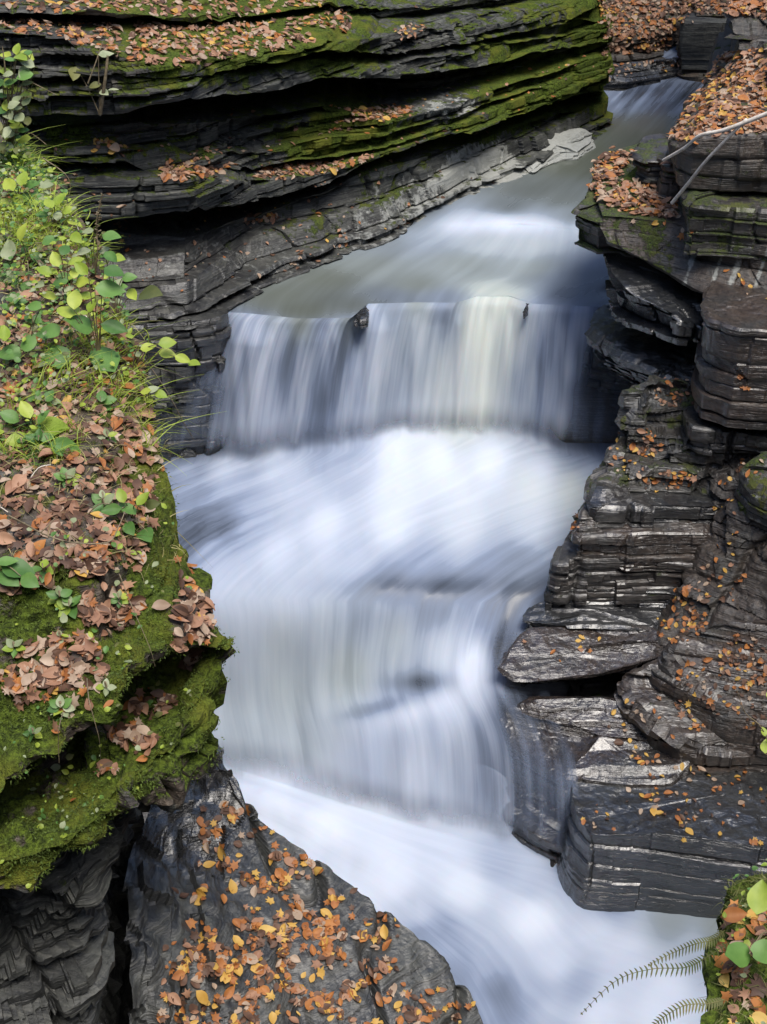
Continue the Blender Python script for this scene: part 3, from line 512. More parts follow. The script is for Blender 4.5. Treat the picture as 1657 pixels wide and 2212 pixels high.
tag(o, 'curved overhanging lip with white mineral drip streaks', 'rock')
# gully wall between staircase and frame edge
rr = [rail(p, 200) for p in (
  [(1560, 960, 13.3), (1680, 950, 12.9), (1820, 940, 12.7)],
  [(1548, 1065, 12.75), (1660, 1050, 12.4), (1820, 1040, 12.1)], [(1530, 1150, 12.45), (1660, 1150, 12.1), (1820, 1150, 11.8)],
  [(1490, 1250, 12.25), (1650, 1260, 11.9), (1820, 1260, 11.5)], [(1440, 1330, 12.1), (1640, 1350, 11.6), (1820, 1360, 11.2)],
  [(1400, 1420, 11.8), (1640, 1430, 11.4), (1820, 1430, 11.0)], [(1400, 1500, 11.9), (1640, 1500, 11.5), (1820, 1500, 11.2)])]
G = loft(rr, .02, smooth_v=True); l = G[:, :1].copy()
G = np.concatenate([l + np.array([[-.1, 1.2, -.3]]), l + np.array([[-.02, .1, -.05]]), G], 1)
o, _ = finish('rock_wall', G, False, 1, (.06, .22, .55, .45), dict(seed=82, amp=.07, th=(.08, .3), terr=.6, fine=.01, lump=.05), False, origin=(3, 12, -2.4))
tag(o, 'swirled grey brown rock wall behind the staircase of beds', 'rock')
# small mossy bank with ferns
rr = [rail(p, 90) for p in (
  [(1590, 1915, 3.9), (1660, 1900, 3.85), (1900, 1890, 3.8)], [(1560, 1965, 3.6), (1660, 1960, 3.55), (1900, 1950, 3.5)],
  [(1552, 2080, 3.35), (1660, 2080, 3.3), (1900, 2070, 3.2)], [(1545, 2210, 3.1), (1660, 2210, 3.05), (1900, 2200, 2.95)],
  [(1540, 2400, 2.8), (1660, 2400, 2.75), (1900, 2400, 2.7)])]
G = loft(rr, .018, smooth_v=True); e = G[:, :1]; add = []
for k, q in ((6, 2.6), (4, 1.2), (3, .6), (2, .3), (1, .12), (.4, .03)): add.append(under(e[:, 0], q, .08, .02 * k)[:, None])
G = np.concatenate(add + [G], 1); f0 = G[:1]
G = np.concatenate([under(f0[0], 2.6, .1, .9)[None], under(f0[0], 1.0, .1, .5)[None], under(f0[0], .2, .1, .2)[None], G], 0)
bankF, GF = finish('bank', G, False, 1, (.7, 0, .8, 0), dict(seed=83, amp=.03, th=(.05, .1), lump=.04, fine=.02), False)
tag(bankF, 'small mossy earth bank with ferns beside the lower stream', None, None, 'structure')
# rock mass behind the beds
cr = []
for y, x, Yv in ((2120, 1390, 10.7), (1960, 1350, 10.75), (1800, 1300, 10.9), (1690, 1260, 11.3), (1560, 1250, 12.0), (1480, 1220, 12.3), (1380, 1230, 12.9), (1250, 1290, 13.4), (1100, 1350, 13.9), (1000, 1370, 14.3), (900, 1490, 14.8), (700, 1530, 15.2), (560, 1520, 15.4), (480, 1480, 15.5), (350, 1500, 15.9), (250, 1520, 16.1), (150, 1600, 16.4)):
    cr.append(rail([(x, y, Yv), (1700, y, Yv - .1), (2100, y, Yv - .2)], 120))
t1 = cr[-1].copy(); t1[:, 1] += 2; t1[:, 2] += 1.2; t2 = t1.copy(); t2[:, 0] += 1.0; t2[:, 1] += .6; t2[:, 2] += 4; cr += [t1, t2]
G = loft(cr, .04); l = G[:, :1]
G = np.concatenate([under(l[:, 0], 0, 0, 6)[:, None] + np.array([[.5, 0, 0]]), under(l[:, 0], 0, 0, 1.5)[:, None] + np.array([[.2, 0, 0]]), under(l[:, 0], 0, 0, .2)[:, None], G], 1)
o, _ = finish('cliff', G, False, -1, (.15, .05, .5, .3), dict(seed=84, amp=.12, th=(.05, .2)), False)
tag(o, 'rock mass rising behind the stepped beds beside the falls', None, None, 'structure')
# gorge walls outside the view, added to cut sky light and reflections
def sky_block_wall(pts, h, seed, label):
    a = np.array(pts, float); n = 160; L_ = np.r_[0, np.cumsum(np.linalg.norm(np.diff(a, axis=0), axis=1))]; q_ = np.linspace(0, L_[-1], n)
    b_ = np.stack([np.interp(q_, L_, a[:, 0]), np.interp(q_, L_, a[:, 1])], 1); rows = []
    c_ = np.array([0, 9.]); o_ = b_ - c_; o_ /= np.linalg.norm(o_, axis=1, keepdims=True)
    for z in np.linspace(-5, h, 110): rows.append(np.c_[b_ + o_ * (.12 * (z + 5)), np.full(n, z)])
    o, _ = finish('cliff', np.array(rows), False, 1, (.3, .05, .4, .1), dict(seed=seed, amp=.3, th=(.15, .5), joint=.5), False); tag(o, label, None, None, 'structure')
sky_block_wall([(-7.5, 14.2), (-6.5, 8), (-6, 2), (-5, -4), (0, -6), (5, -4)], 12, 90, 'unseen gorge wall added to block sky light behind the near bank and the viewpoint')
sky_block_wall([(5, -4), (6.0, 2), (6.6, 8), (7.5, 15), (9.5, 24)], 11, 91, 'unseen gorge wall added to block sky light above the stepped beds')
sky_block_wall([(9.5, 24), (9, 31), (4, 36), (-4, 36)], 9, 92, 'distant unseen gorge wall added to block sky light upstream')
# stream bed
nb = 90; xx, yy = np.meshgrid(np.linspace(-9, 9, nb), np.linspace(-2, 40, nb * 2))
zz = np.interp(yy, [0, 11.0, 12.2, 12.9, 15.2, 15.9, 40], [-4.9, -4.9, -4.0, -3.0, -2.5, -1.0, -.7]) + .12 * (fbm(np.stack([xx, yy, 0 * xx], -1), .9, 4, 3) - .5)
o = link('streambed', mesh_np('streambed', np.stack([xx, yy, zz], -1).reshape(-1, 3), grid_faces(nb * 2, nb), ROCK, col=np.tile([0, 0, .4, .7], (xx.size, 1))))
tag(o, 'dark rocky bed beneath the stream', None, None, 'structure')
gx = np.array([[-400, -400, -5.2], [400, -400, -5.2], [400, 400, -5.2], [-400, 400, -5.2]], float)
o = link('ground', mesh_np('ground', gx, np.array([[0, 1, 2, 3]]), ROCK, col=np.tile([.3, 0, .8, 0], (4, 1)))); tag(o, 'forest floor around the gorge', None, None, 'structure')

# ================================================================ WATER
#   x, y, foam, alpha, tint(greenish), streak
SW = [(1500, 125, .6, 1, 0, .5), (1450, 135, .2, 1, 0, .6), (1350, 190, .35, 1, 0, .9), (1420, 195, .15, 1, 0, .9), (1480, 200, .2, 1, 0, .9), (1290, 215, .65, 1, 0, .7), (1330, 225, .3, 1, 0, .8), (1420, 232, .25, 1, 0, .7), (1400, 262, .12, 1, .6, .1), (1330, 280, .08, 1, .9, .05), (1380, 300, .06, 1, .9, .05), (1250, 350, .07, 1, .9, .05), (1300, 340, .06, 1, 1, .05), (1150, 410, .12, 1, .6, .08), (1100, 450, .12, 1, .5, .1), (1230, 430, .15, 1, .6, .1), (1220, 470, .2, 1, .5, .1), (900, 480, .3, 1, .4, .15), (900, 455, .1, 1, .4, .1),
 (1000, 487, .9, 1, 0, .2), (1080, 480, 1.0, 1, 0, .1), (1170, 484, .95, 1, 0, .1), (1240, 500, .55, 1, .3, .2), (1290, 520, .45, 1, .3, .2), (850, 520, .25, 1, .5, .15), (900, 520, .5, 1, .3, .2), (1050, 520, .55, 1, .5, .2), (1150, 530, .6, 1, .5, .2), (1290, 560, .4, 1, .2, .2), (1000, 570, .3, 1, .7, .2), (800, 580, .3, 1, .7, .15), (1150, 580, .42, 1, .7, .2), (700, 600, .12, 1, .8, .15), (600, 640, .12, 1, .8, .1), (900, 615, .18, 1, .8, .1), (1230, 600, .3, 1, .2, .2), (1290, 620, .08, 1, 0, .2), (1340, 610, .05, 1, 0, .1), (1230, 640, .12, 1, 0, .2), (650, 672, .05, 1, .8, .1), (760, 660, .08, 1, .6, .1), (850, 640, .2, 1, .2, .2), (960, 640, .3, 1, .1, .3), (1050, 625, .6, 1, .9, .3), (1090, 640, .65, 1, 1, .3), (1160, 655, .5, 1, .1, .3),
 (545, 700, .6, .85, 0, .7), (600, 740, .5, .8, 0, .8), (650, 800, .42, .75, 0, .8), (700, 720, .35, .8, 0, .8), (700, 880, .25, .8, 0, .6), (640, 880, .35, .8, 0, .7), (580, 900, .6, .9, 0, .5), (470, 820, .4, .45, 0, .6), (440, 880, .25, .12, 0, .5), (500, 780, .6, .75, 0, .6), (520, 900, .5, .8, 0, .5), (460, 940, .45, .6, 0, .4), (760, 800, .4, .85, 0, .7), (800, 700, .5, .95, 0, .6), (830, 850, .5, .95, .2, .6), (900, 750, .55, 1, .3, .6), (960, 850, .62, 1, .5, .5), (1040, 720, .68, 1, .9, .35), (1040, 880, .72, 1, .8, .3), (980, 930, .72, 1, .6, .3), (1100, 720, .68, 1, .7, .4), (1130, 820, .5, .95, .2, .6), (1180, 760, .45, .9, 0, .8), (1180, 880, .4, .85, 0, .8), (1235, 790, .65, .9, 0, .7), (1256, 705, .8, .95, 0, .4), (1215, 930, .6, .9, 0, .5), (1275, 690, .5, .9, 0, .4), (1232, 860, .4, .6, 0, .5), (1285, 720, .1, 0, 0, .2), (1276, 780, .1, 0, 0, .2), (1266, 850, .1, 0, 0, .2), (1256, 920, .1, .05, 0, .2), (1300, 800, .1, 0, 0, .2), (1300, 730, .1, 0, 0, .2), (1310, 880, .1, 0, 0, .2), (1350, 760, .1, 0, 0, .2), (1350, 900, .1, 0, 0, .2), (390, 780, .1, 0, 0, .2), (380, 900, .1, 0, 0, .2), (420, 740, .1, 0, 0, .2), (470, 730, .1, 0, 0, .2), (400, 960, .2, .1, 0, .2), (1270, 930, .2, .2, 0, .2), (700, 960, .35, .95, 0, .4), (780, 970, .6, 1, 0, .3),
 (400, 1010, .55, 1, 0, .2), (480, 1010, .75, 1, 0, .15), (600, 1010, .7, 1, 0, .15), (720, 1010, .6, 1, 0, .1), (850, 985, 1, 1, 0, .1), (950, 985, 1, 1, 0, .05), (1060, 995, .97, 1, 0, .1), (1170, 1010, .85, 1, 0, .1), (1280, 1010, .7, 1, .1, .2), (1290, 960, .35, 1, 0, .3), (1250, 960, .4, 1, 0, .3), (1150, 1045, .8, 1, .5, .15), (1240, 1050, .7, 1, .7, .15), (1000, 1060, .88, 1, .2, .15), (850, 1050, .92, 1, 0, .1), (650, 1060, .7, 1, 0, .15), (500, 1060, .5, 1, 0, .2), (400, 1070, .4, 1, 0, .3), (420, 1130, .18, 1, 0, .5), (480, 1120, .25, 1, 0, .5), (400, 1160, .2, 1, 0, .6), (450, 1190, .5, 1, 0, .4), (550, 1130, .55, 1, 0, .3), (700, 1130, .9, 1, 0, .1), (850, 1130, .92, 1, .1, .1), (1000, 1130, .8, 1, .2, .15), (1150, 1130, .7, 1, .2, .2), (600, 1190, .8, 1, 0, .15), (480, 1240, .65, 1, 0, .2), (750, 1210, .65, 1, 0, .15), (900, 1220, .5, 1, 0, .2), (850, 1260, .38, 1, 0, .2), (950, 1270, .35, 1, 0, .2), (1050, 1240, .42, 1, 0, .2), (1130, 1230, .3, 1, .1, .2), (1110, 1290, .22, .9, .1, .25), (650, 1270, .6, 1, .1, .2), (520, 1290, .65, 1, .1, .15),
 (540, 1350, .6, 1, .2, .2), (600, 1400, .55, 1, .4, .25), (700, 1350, .5, 1, .3, .3), (620, 1500, .5, 1, .5, .3), (560, 1560, .55, 1, .4, .25), (650, 1620, .5, 1, .4, .25), (750, 1450, .5, 1, .6, .25), (850, 1380, .5, 1, .4, .3), (800, 1330, .45, 1, .2, .3), (950, 1330, .45, 1, .1, .4), (950, 1400, .65, 1, .2, .3), (1040, 1340, .45, 1, 0, .5), (1080, 1310, .45, .95, 0, .5), (1120, 1330, .35, .7, 0, .5), (1030, 1420, .75, .95, 0, .4), (1085, 1400, .35, .4, 0, .5), (1150, 1400, .2, 0, 0, .3),
 (920, 1472, .02, .7, .1, .2), (890, 1485, .1, .85, .2, .3), (860, 1500, .25, 1, .2, .2), (960, 1480, .5, .9, 0, .3), (810, 1532, .15, 1, .1, .2), (765, 1545, .3, 1, .2, .2), (1010, 1465, .9, 1, 0, .2), (900, 1520, .75, 1, 0, .2), (850, 1560, .6, 1, 0, .25), (950, 1560, .65, 1, 0, .25), (1030, 1500, .75, .98, 0, .3), (1060, 1580, .5, .75, 0, .5), (1110, 1560, .25, .22, 0, .5), (1150, 1500, .2, .0, 0, .5), (1200, 1600, .2, .04, 0, .5), (800, 1650, .62, 1, 0, .2), (920, 1680, .72, 1, 0, .25), (1000, 1650, .55, .9, 0, .4), (1060, 1680, .5, .7, 0, .6), (1120, 1680, .5, .45, 0, .8), (1180, 1720, .45, .34, 0, .8), (1100, 1780, .55, .5, 0, .8), (1180, 1800, .5, .36, 0, .8), (1040, 1780, .6, .8, 0, .6), (950, 1780, .65, 1, 0, .4), (1230, 1800, .2, .05, 0, .6), (870, 1770, .65, 1, 0, .3), (750, 1740, .75, 1, 0, .2), (650, 1690, .8, 1, 0, .15)]
def paintW(G, sx=1, sy=1):
    x, y = proj(G); c = np.clip(idw(SW, x, y, 3.6, sx, sy, 500.), 0, 1); return c
def paintP(G): return paintW(G, .45, 1.25)
def paintF(G):
    c = paintW(G, 1.3, .45); c[..., 1] *= 1 - sm(-1.18, -1.66, G[..., 2]); c[..., 3] = np.clip(c[..., 3] * 1.35, 0, 1); c[..., 0] = np.clip(c[..., 0] + .12, 0, 1); return c
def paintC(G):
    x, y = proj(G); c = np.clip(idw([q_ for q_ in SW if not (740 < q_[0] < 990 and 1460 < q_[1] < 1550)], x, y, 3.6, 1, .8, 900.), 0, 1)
    def g_(cx, cy, a, b, th):
        u = (x - cx) * math.cos(th) + (y - cy) * math.sin(th); v = -(x - cx) * math.sin(th) + (y - cy) * math.cos(th); return np.exp(-(u / a) ** 2 - (v / b) ** 2)
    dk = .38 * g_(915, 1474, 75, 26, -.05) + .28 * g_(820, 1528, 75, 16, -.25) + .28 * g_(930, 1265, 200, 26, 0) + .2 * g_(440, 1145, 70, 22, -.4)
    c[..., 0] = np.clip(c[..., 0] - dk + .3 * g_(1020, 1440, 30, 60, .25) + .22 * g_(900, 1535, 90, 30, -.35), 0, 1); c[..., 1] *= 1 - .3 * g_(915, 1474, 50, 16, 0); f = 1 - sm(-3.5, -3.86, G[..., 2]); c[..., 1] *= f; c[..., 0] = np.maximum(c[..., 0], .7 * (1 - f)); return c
def rowblur(G, n):
    for _ in range(n): G[1:-1] = (G[:-2] + 2 * G[1:-1] + G[2:]) / 4
    return G
def water(name, G, flip=False, label='', paint=paintW, disp=None, shear=None, swap=False):
    if disp: G = disp(G)
    du = np.linalg.norm(np.diff(G, axis=1), axis=-1).mean(0); dv = np.linalg.norm(np.diff(G, axis=0), axis=-1).mean(1)
    u = np.r_[0, np.cumsum(du)]; v = np.r_[0, np.cumsum(dv)]; u2 = u[None, :] + (shear(v)[:, None] if shear else 0) + 0 * v[:, None]; UV = np.stack([v[:, None] + 0 * u2, u2] if swap else [u2, v[:, None] + 0 * u2], -1)
    N = gnormals(G); N *= np.sign(N[..., 2].mean()); F_ = grid_faces(*G.shape[:2])
    if flip: F_ = F_[:, ::-1]
    me = mesh_np(name, G.reshape(-1, 3), F_, WATER, True, None, UV.reshape(-1, 2), paint(G).reshape(-1, 4), 'foam')
    o = link(name, me); tag(o, label, None, None, 'structure'); return o
def wr(pts): return rail(pts, 420, 'Z')
WR = [wr([(1380, 95, .46), (1560, 95, .46), (1800, 95, .46)]), wr([(1340, 128, .26), (1560, 126, .34), (1700, 126, .36)]),
      wr([(1250, 170, .10), (1480, 165, .14), (1640, 160, .16)]), wr([(1210, 205, .06), (1450, 205, .07), (1600, 200, .07)]), wr([(1180, 242, .02), (1440, 242, .02), (1560, 240, .02)]),
      wr([(1100, 300, 0.02), (1300, 310, .02), (1500, 310, .02)]), wr([(960, 370, .02), (1200, 390, .02), (1420, 390, .02)]),
      wr([(800, 455, .02), (1000, 470, .02), (1100, 468, .04), (1200, 474, .03), (1400, 500, .02)]),
      wr([(740, 490, .0), (1000, 500, -.03), (1120, 496, -.02), (1250, 508, -.02), (1420, 540, 0)]),
      wr([(560, 580, -.01), (800, 570, -.02), (1100, 580, -.03), (1450, 600, -.02)]),
      wr([(440, 640, -.01), (700, 640, -.02), (900, 620, -.02), (1060, 612, -.03), (1200, 630, -.03), (1440, 640, -.02)]),
      wr([(420, 672, -.02), (530, 676, -.02), (650, 688, -.02), (760, 686, -.02), (795, 656, -.02), (900, 653, -.03), (985, 654, -.03), (1030, 640, -.06), (1100, 640, -.06), (1150, 656, -.04), (1280, 662, -.04), (1400, 668, -.03)])]
lip = WR[-1]; pool = loft(WR, .05, smooth_v=True, maxr=50, minr=6)
def dpool(G):
    x, y = proj(G); a = sm(475, 540, y) * (1 - sm(620, 660, y)) + sm(260, 120, y) * 1.5
    G[..., 2] += a * .05 * (fbm(G * np.array([1, .5, 1]), 1.4, 3, 4) - .5); return G
water('pool', pool, label='calm grey green pool with a white riffle feeding the waterfall', paint=paintP, disp=dpool)
base = wr([(330, 1005, -1.8), (450, 1000, -1.78), (600, 994, -1.78), (770, 985, -1.76), (850, 960, -1.74), (1000, 956, -1.72), (1150, 968, -1.74), (1215, 985, -1.76), (1380, 985, -1.76)])
fr = [lip]
for t in (.03, .08, .16, .28, .42, .58, .75, .9, 1.0):
    P = lip.copy(); s = t ** .55; P[:, :2] = lip[:, :2] * (1 - s) + base[:, :2] * s; P[:, 2] = lip[:, 2] * (1 - t) + base[:, 2] * t; fr.append(P)
fall = loft(fr, .02, smooth_v=True)
def dfall(G):
    P = G; t = np.clip((P[..., 2] + .05) / -1.7, 0, 1); w = sm(0, .15, t) * (1 - sm(.9, 1, t))
    x = P[..., 0]; P[..., 1] -= w * .10 * (1 - sm(-1.5, -.9, x)); P[..., 1] -= w * (.10 * (vn(x * 3.2, 0, t * .8, 5) - .5) + .05 * (vn(x * 11, 0, t * .5, 6) - .5)); return P
water('waterfall', fall, True, label='wide silky waterfall dropping in fine veils from the dark shelf', paint=paintF, disp=dfall)
xb_ = proj(base)[0]; mw = (sm(450, 560, xb_) * (1 - sm(1120, 1230, xb_)))[:, None]
CA = [base + np.array([0, .34, 0]) + mw * np.array([0, 0, .56]), base + np.array([0, .20, 0]) + mw * np.array([0, 0, .24]), base + np.array([0, .05, 0]) + mw * np.array([0, 0, .06]), wr([(300, 1040, -1.84), (450, 1030, -1.82), (600, 1030, -1.8), (770, 1015, -1.72), (850, 992, -1.66), (1000, 985, -1.66), (1150, 1000, -1.7), (1240, 1015, -1.76), (1400, 1010, -1.78)]),
      wr([(250, 1110, -1.95), (400, 1105, -1.95), (600, 1100, -1.9), (850, 1075, -1.8), (1050, 1070, -1.82), (1250, 1070, -1.85), (1400, 1060, -1.85)]),
      wr([(280, 1200, -2.05), (400, 1195, -2.02), (600, 1180, -1.95), (800, 1165, -1.93), (1000, 1160, -1.97), (1210, 1155, -2.0), (1320, 1150, -2.0)]),
      wr([(340, 1265, -2.14), (450, 1262, -2.1), (650, 1250, -2.06), (850, 1250, -2.1), (1000, 1250, -2.14), (1160, 1248, -2.14), (1270, 1240, -2.14)]),
      wr([(380, 1300, -2.22), (480, 1300, -2.2), (650, 1298, -2.18), (850, 1304, -2.24), (1000, 1306, -2.27), (1140, 1300, -2.27), (1230, 1300, -2.27)]),
      wr([(390, 1350, -2.45), (490, 1350, -2.4), (650, 1350, -2.38), (850, 1350, -2.45), (1000, 1345, -2.43), (1120, 1345, -2.42), (1210, 1340, -2.4)]),
      wr([(400, 1450, -2.95), (500, 1450, -2.9), (650, 1450, -2.9), (850, 1440, -2.8), (930, 1436, -2.72), (1000, 1440, -2.68), (1090, 1440, -2.55), (1180, 1440, -2.6)]),
      wr([(400, 1520, -3.3), (500, 1520, -3.25), (650, 1520, -3.2), (780, 1508, -3.1), (880, 1495, -2.92), (960, 1488, -2.82), (1080, 1500, -2.62), (1190, 1500, -2.68)]),
      wr([(410, 1600, -3.6), (500, 1600, -3.55), (650, 1600, -3.5), (780, 1575, -3.2), (950, 1560, -2.95), (1100, 1590, -2.85), (1240, 1620, -2.85)]),
      wr([(420, 1670, -3.78), (500, 1665, -3.78), (650, 1680, -3.75), (800, 1690, -3.55), (950, 1690, -3.45), (1110, 1710, -3.3), (1250, 1740, -3.1)]),
      wr([(420, 1740, -4.0), (500, 1740, -4.0), (650, 1740, -3.98), (800, 1780, -3.95), (950, 1810, -3.95), (1130, 1842, -3.92), (1250, 1865, -3.88)]),
      wr([(420, 1800, -4.25), (500, 1800, -4.25), (650, 1800, -4.2), (800, 1830, -4.2), (950, 1860, -4.2), (1130, 1880, -4.2), (1250, 1900, -4.2)])]
casc = loft(CA, .03, smooth_v=True)
def dcasc(G):
    G = rowblur(G, 40)
    x, y = proj(G); a = 1 - sm(1280, 1420, y) * .6; n = fbm(G * np.array([1, .6, .4]), 1.6, 4, 14) - .5
    rough = np.exp(-((x - 430) / 110) ** 2 - ((y - 1140) / 60) ** 2)
    G[..., 2] += a * .12 * n + rough * .10 * (fbm(G, 5, 3, 8) - .5); 
    G[..., 1] -= sm(1300, 1400, y) * .08 * (vn(G[..., 0] * 4, 0, G[..., 2] * .6, 5) - .5); return G
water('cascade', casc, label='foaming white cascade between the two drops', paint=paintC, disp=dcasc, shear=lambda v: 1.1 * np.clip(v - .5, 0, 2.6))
NN = 460
ra = rail([(380, 1600, -3.88), (490, 1655, -3.9), (700, 1722, -3.9), (900, 1785, -3.9), (1100, 1835, -3.92), (1250, 1862, -3.95), (1340, 1950, -3.98), (1500, 1990, -4.0), (2100, 2060, -4.05)], NN, 'Z')
rb = rail([(330, 1700, -4.0), (480, 1760, -4.05), (620, 1830, -4.1), (760, 1935, -4.12), (880, 2040, -4.15), (980, 2140, -4.15), (1050, 2290, -4.18), (1250, 2450, -4.2), (1700, 2700, -4.2)], NN, 'Z')
q = []
for s in np.linspace(-.5, 1.25, 170):
    P = ra * (1 - s) + rb * s; P[:, 2] += .10 * np.sin(np.clip(s, 0, 1) * math.pi) ** 2; P[:, 2] += .8 * max(-s, 0) * np.linalg.norm(rb - ra, axis=1) * (1 - sm(950, 1080, proj(ra)[0])); q.append(P)
SS = [(540, 1690, .85, 1, 0, .05), (600, 1740, .95, 1, 0, .05), (700, 1800, 1, 1, 0, .05), (650, 1720, .85, 1, 0, .1), (800, 1800, .9, 1, 0, .1), (850, 1900, .95, 1, 0, .08), (700, 1860, .85, 1, 0, .1), (950, 1840, .8, 1, 0, .15), (1080, 1860, .55, 1, 0, .2), (1000, 1920, .92, 1, .1, .1), (1150, 1900, .65, 1, 0, .2), (1250, 1900, .5, 1, 0, .2), (1320, 1960, .4, 1, 0, .2), (900, 1975, .7, 1, 0, .2), (950, 2010, .45, 1, 0, .3), (900, 2020, .35, 1, 0, .3), (1150, 1990, .95, 1, .1, .1), (1300, 2010, .8, 1, 0, .12), (1050, 2080, .6, 1, 0, .25), (1000, 2100, .38, 1, 0, .3), (1200, 2080, .8, 1, 0, .15), (1350, 2060, .85, 1, 0, .1), (1450, 1990, .35, 1, .5, .1), (1500, 2050, .55, 1, .2, .1), (1550, 2010, .3, 1, .6, .1), (1250, 2130, .5, 1, 0, .2), (1150, 2150, .5, 1, 0, .2), (1350, 2130, .8, 1, 0, .1), (1450, 2140, .95, 1, 0, .05), (1420, 2190, .95, 1, 0, .05), (1300, 2190, .9, 1, 0, .1), (1180, 2200, .65, 1, 0, .2), (1060, 2180, .45, 1, 0, .3), (1080, 2150, .32, 1, 0, .3), (1540, 2180, .8, 1, .1, .1), (1540, 2100, .6, 1, .1, .1)]
def paintS(G):
    x, y = proj(G); return np.clip(idw(SS, x, y, 3.4, 1, 1, 600.), 0, 1)
def dstr(G):
    s_ = np.linspace(-.5, 1.25, G.shape[0])[:, None]; G[..., 2] += (.14 * (fbm(G, 1.1, 4, 24) - .5)) * sm(.05, .35, s_); return G
water('stream', np.array(q), label='white rushing stream sweeping past the leaf strewn boulder', paint=paintS, disp=dstr, swap=True)
# ================================================================ LEAVES, PLANTS, STICKS
PAL = [('salmon brown', leaf_material('leaf_salmon', (.27, .13, .075), (.50, .29, .18))), ('orange', leaf_material('leaf_orange', (.30, .10, .03), (.55, .23, .06))),
       ('yellow', leaf_material('leaf_yellow', (.55, .30, .05), (.66, .45, .13))), ('dark brown', leaf_material('leaf_brown', (.07, .035, .022), (.19, .10, .06))),
       ('pale tan', leaf_material('leaf_tan', (.32, .22, .15), (.56, .43, .32)))]
GREEN = leaf_material('leaf_green', (.07, .17, .035), (.16, .31, .07), .5, .35); BRIGHT = leaf_material('leaf_yellow_green', (.26, .38, .04), (.50, .58, .09), .5, .4)
PALEG = leaf_material('leaf_pale_green', (.22, .27, .13), (.40, .44, .27), .6, .3); OLIVE = leaf_material('leaf_olive', (.09, .11, .03), (.2, .2, .06), .6, .3)
STEM = plain('stem', (.12, .09, .05), (.25, .2, .12)); TWIG = plain('twig_bark', (.05, .04, .03), (.16, .13, .1)); PALEW = plain('bare_wood', (.55, .48, .40), (.74, .68, .60))
MOSSM = leaf_material('moss', (.03, .05, .007), (.13, .19, .024), .8, .2); FERNM = leaf_material('fern_dry', (.08, .10, .03), (.24, .22, .08), .7, .2)

def leaf_geo(kind, seed):
    r = random.Random(seed)
    V, Fc = [], []
    if kind == 'oval':
        n = 7; curl = r.uniform(-.25, .35); fold = r.uniform(.1, .5); tw = r.uniform(-.5, .5); wd = r.uniform(.26, .36)
        for i in range(n):
            t = i / (n - 1); w = wd * math.sin(math.pi * t ** .8) ** .85 + .004
            for s in (-1, -.5, 0, .5, 1):
                yy_ = s * w; a = tw * (t - .5)
                V.append((t - .5, yy_ * math.cos(a), fold * abs(yy_) + curl * (t - .5) ** 2 * 1.3 + yy_ * math.sin(a) + r.uniform(-.012, .012)))
        for i in range(n - 1):
            for j in range(4): Fc.append((i * 5 + j, i * 5 + j + 1, i * 5 + j + 6, i * 5 + j + 5))
    elif kind == 'round':
        n = 6; V.append((0, 0, 0))
        N_ = 16
        for k in range(1, 4):
            for j in range(N_):
                a = 2 * math.pi * j / N_; R = .5 * k / 3 * (1 + .12 * math.cos(a) + .35 * math.exp(-((min(a, 6.283 - a)) / .3) ** 2) - (.12 if j == N_ // 2 and k == 3 else 0)) * (1 + (r.uniform(-.04, .04) if k == 3 else 0))
                V.append((R * math.cos(a), R * .88 * math.sin(a), .25 * R * R * math.sin(2 * a + seed) - .1 * R * R + .05 * abs(math.sin(a)) * R))
        for j in range(N_): Fc.append((0, 1 + j, 1 + (j + 1) % N_, 0))
        for k in range(2):
            for j in range(N_): Fc.append((1 + k * N_ + j, 1 + (k + 1) * N_ + j, 1 + (k + 1) * N_ + (j + 1) % N_, 1 + k * N_ + (j + 1) % N_))
    else:  # lobed
        pts = [(0, .5), (18, .3), (40, .52), (62, .26), (95, .42), (125, .2), (165, .28), (180, .2)]
        pts = pts + [(-a, R) for a, R in pts[1:-1][::-1]]
        curl = r.uniform(-.6, .6); ph = r.uniform(0, 6)
        V.append((0, 0, 0)); m = len(pts)
        for k in (.55, 1):
            for a, R in pts:
                R2 = R * k * (1 if k == 1 else 1.0) ; a_ = math.radians(a); x, y = R2 * math.cos(a_), R2 * math.sin(a_)
                V.append((x, y, curl * x * y + .5 * (x * x + y * y) * math.sin(2 * a_ + ph)))
        for j in range(m): Fc.append((0, 1 + j, 1 + (j + 1) % m, 0))
        for j in range(m): Fc.append((1 + j, 1 + m + j, 1 + m + (j + 1) % m, 1 + (j + 1) % m))
    V = np.array(V, float); V[:, 2] -= V[:, 2].min() * .5
    return V, Fc
def leaf_mesh(kind, seed, mat, name='leaf'):
    V, Fc = leaf_geo(kind, seed); me = bpy.data.meshes.new(name)
    me.from_pydata([tuple(v) for v in V], [], [tuple(dict.fromkeys(f)) for f in Fc]); me.materials.append(mat)
    for p in me.polygons: p.use_smooth = True
    return me
KINDS = [('oval', 1), ('oval', 2), ('oval', 3), ('oval', 4), ('lobed', 5), ('lobed', 6)]
GEO = [leaf_geo(*k) for k in KINDS]
FALL_ME = [[leaf_mesh(k[0], k[1], p[1], 'fallen_leaf') for k in KINDS] for p in PAL]
def basis(n, d):
    n = n / np.linalg.norm(n); d = d - n * (d @ n); d = d / (np.linalg.norm(d) + 1e-9); b = np.cross(n, d)
    return np.stack([d, b, n], 1)
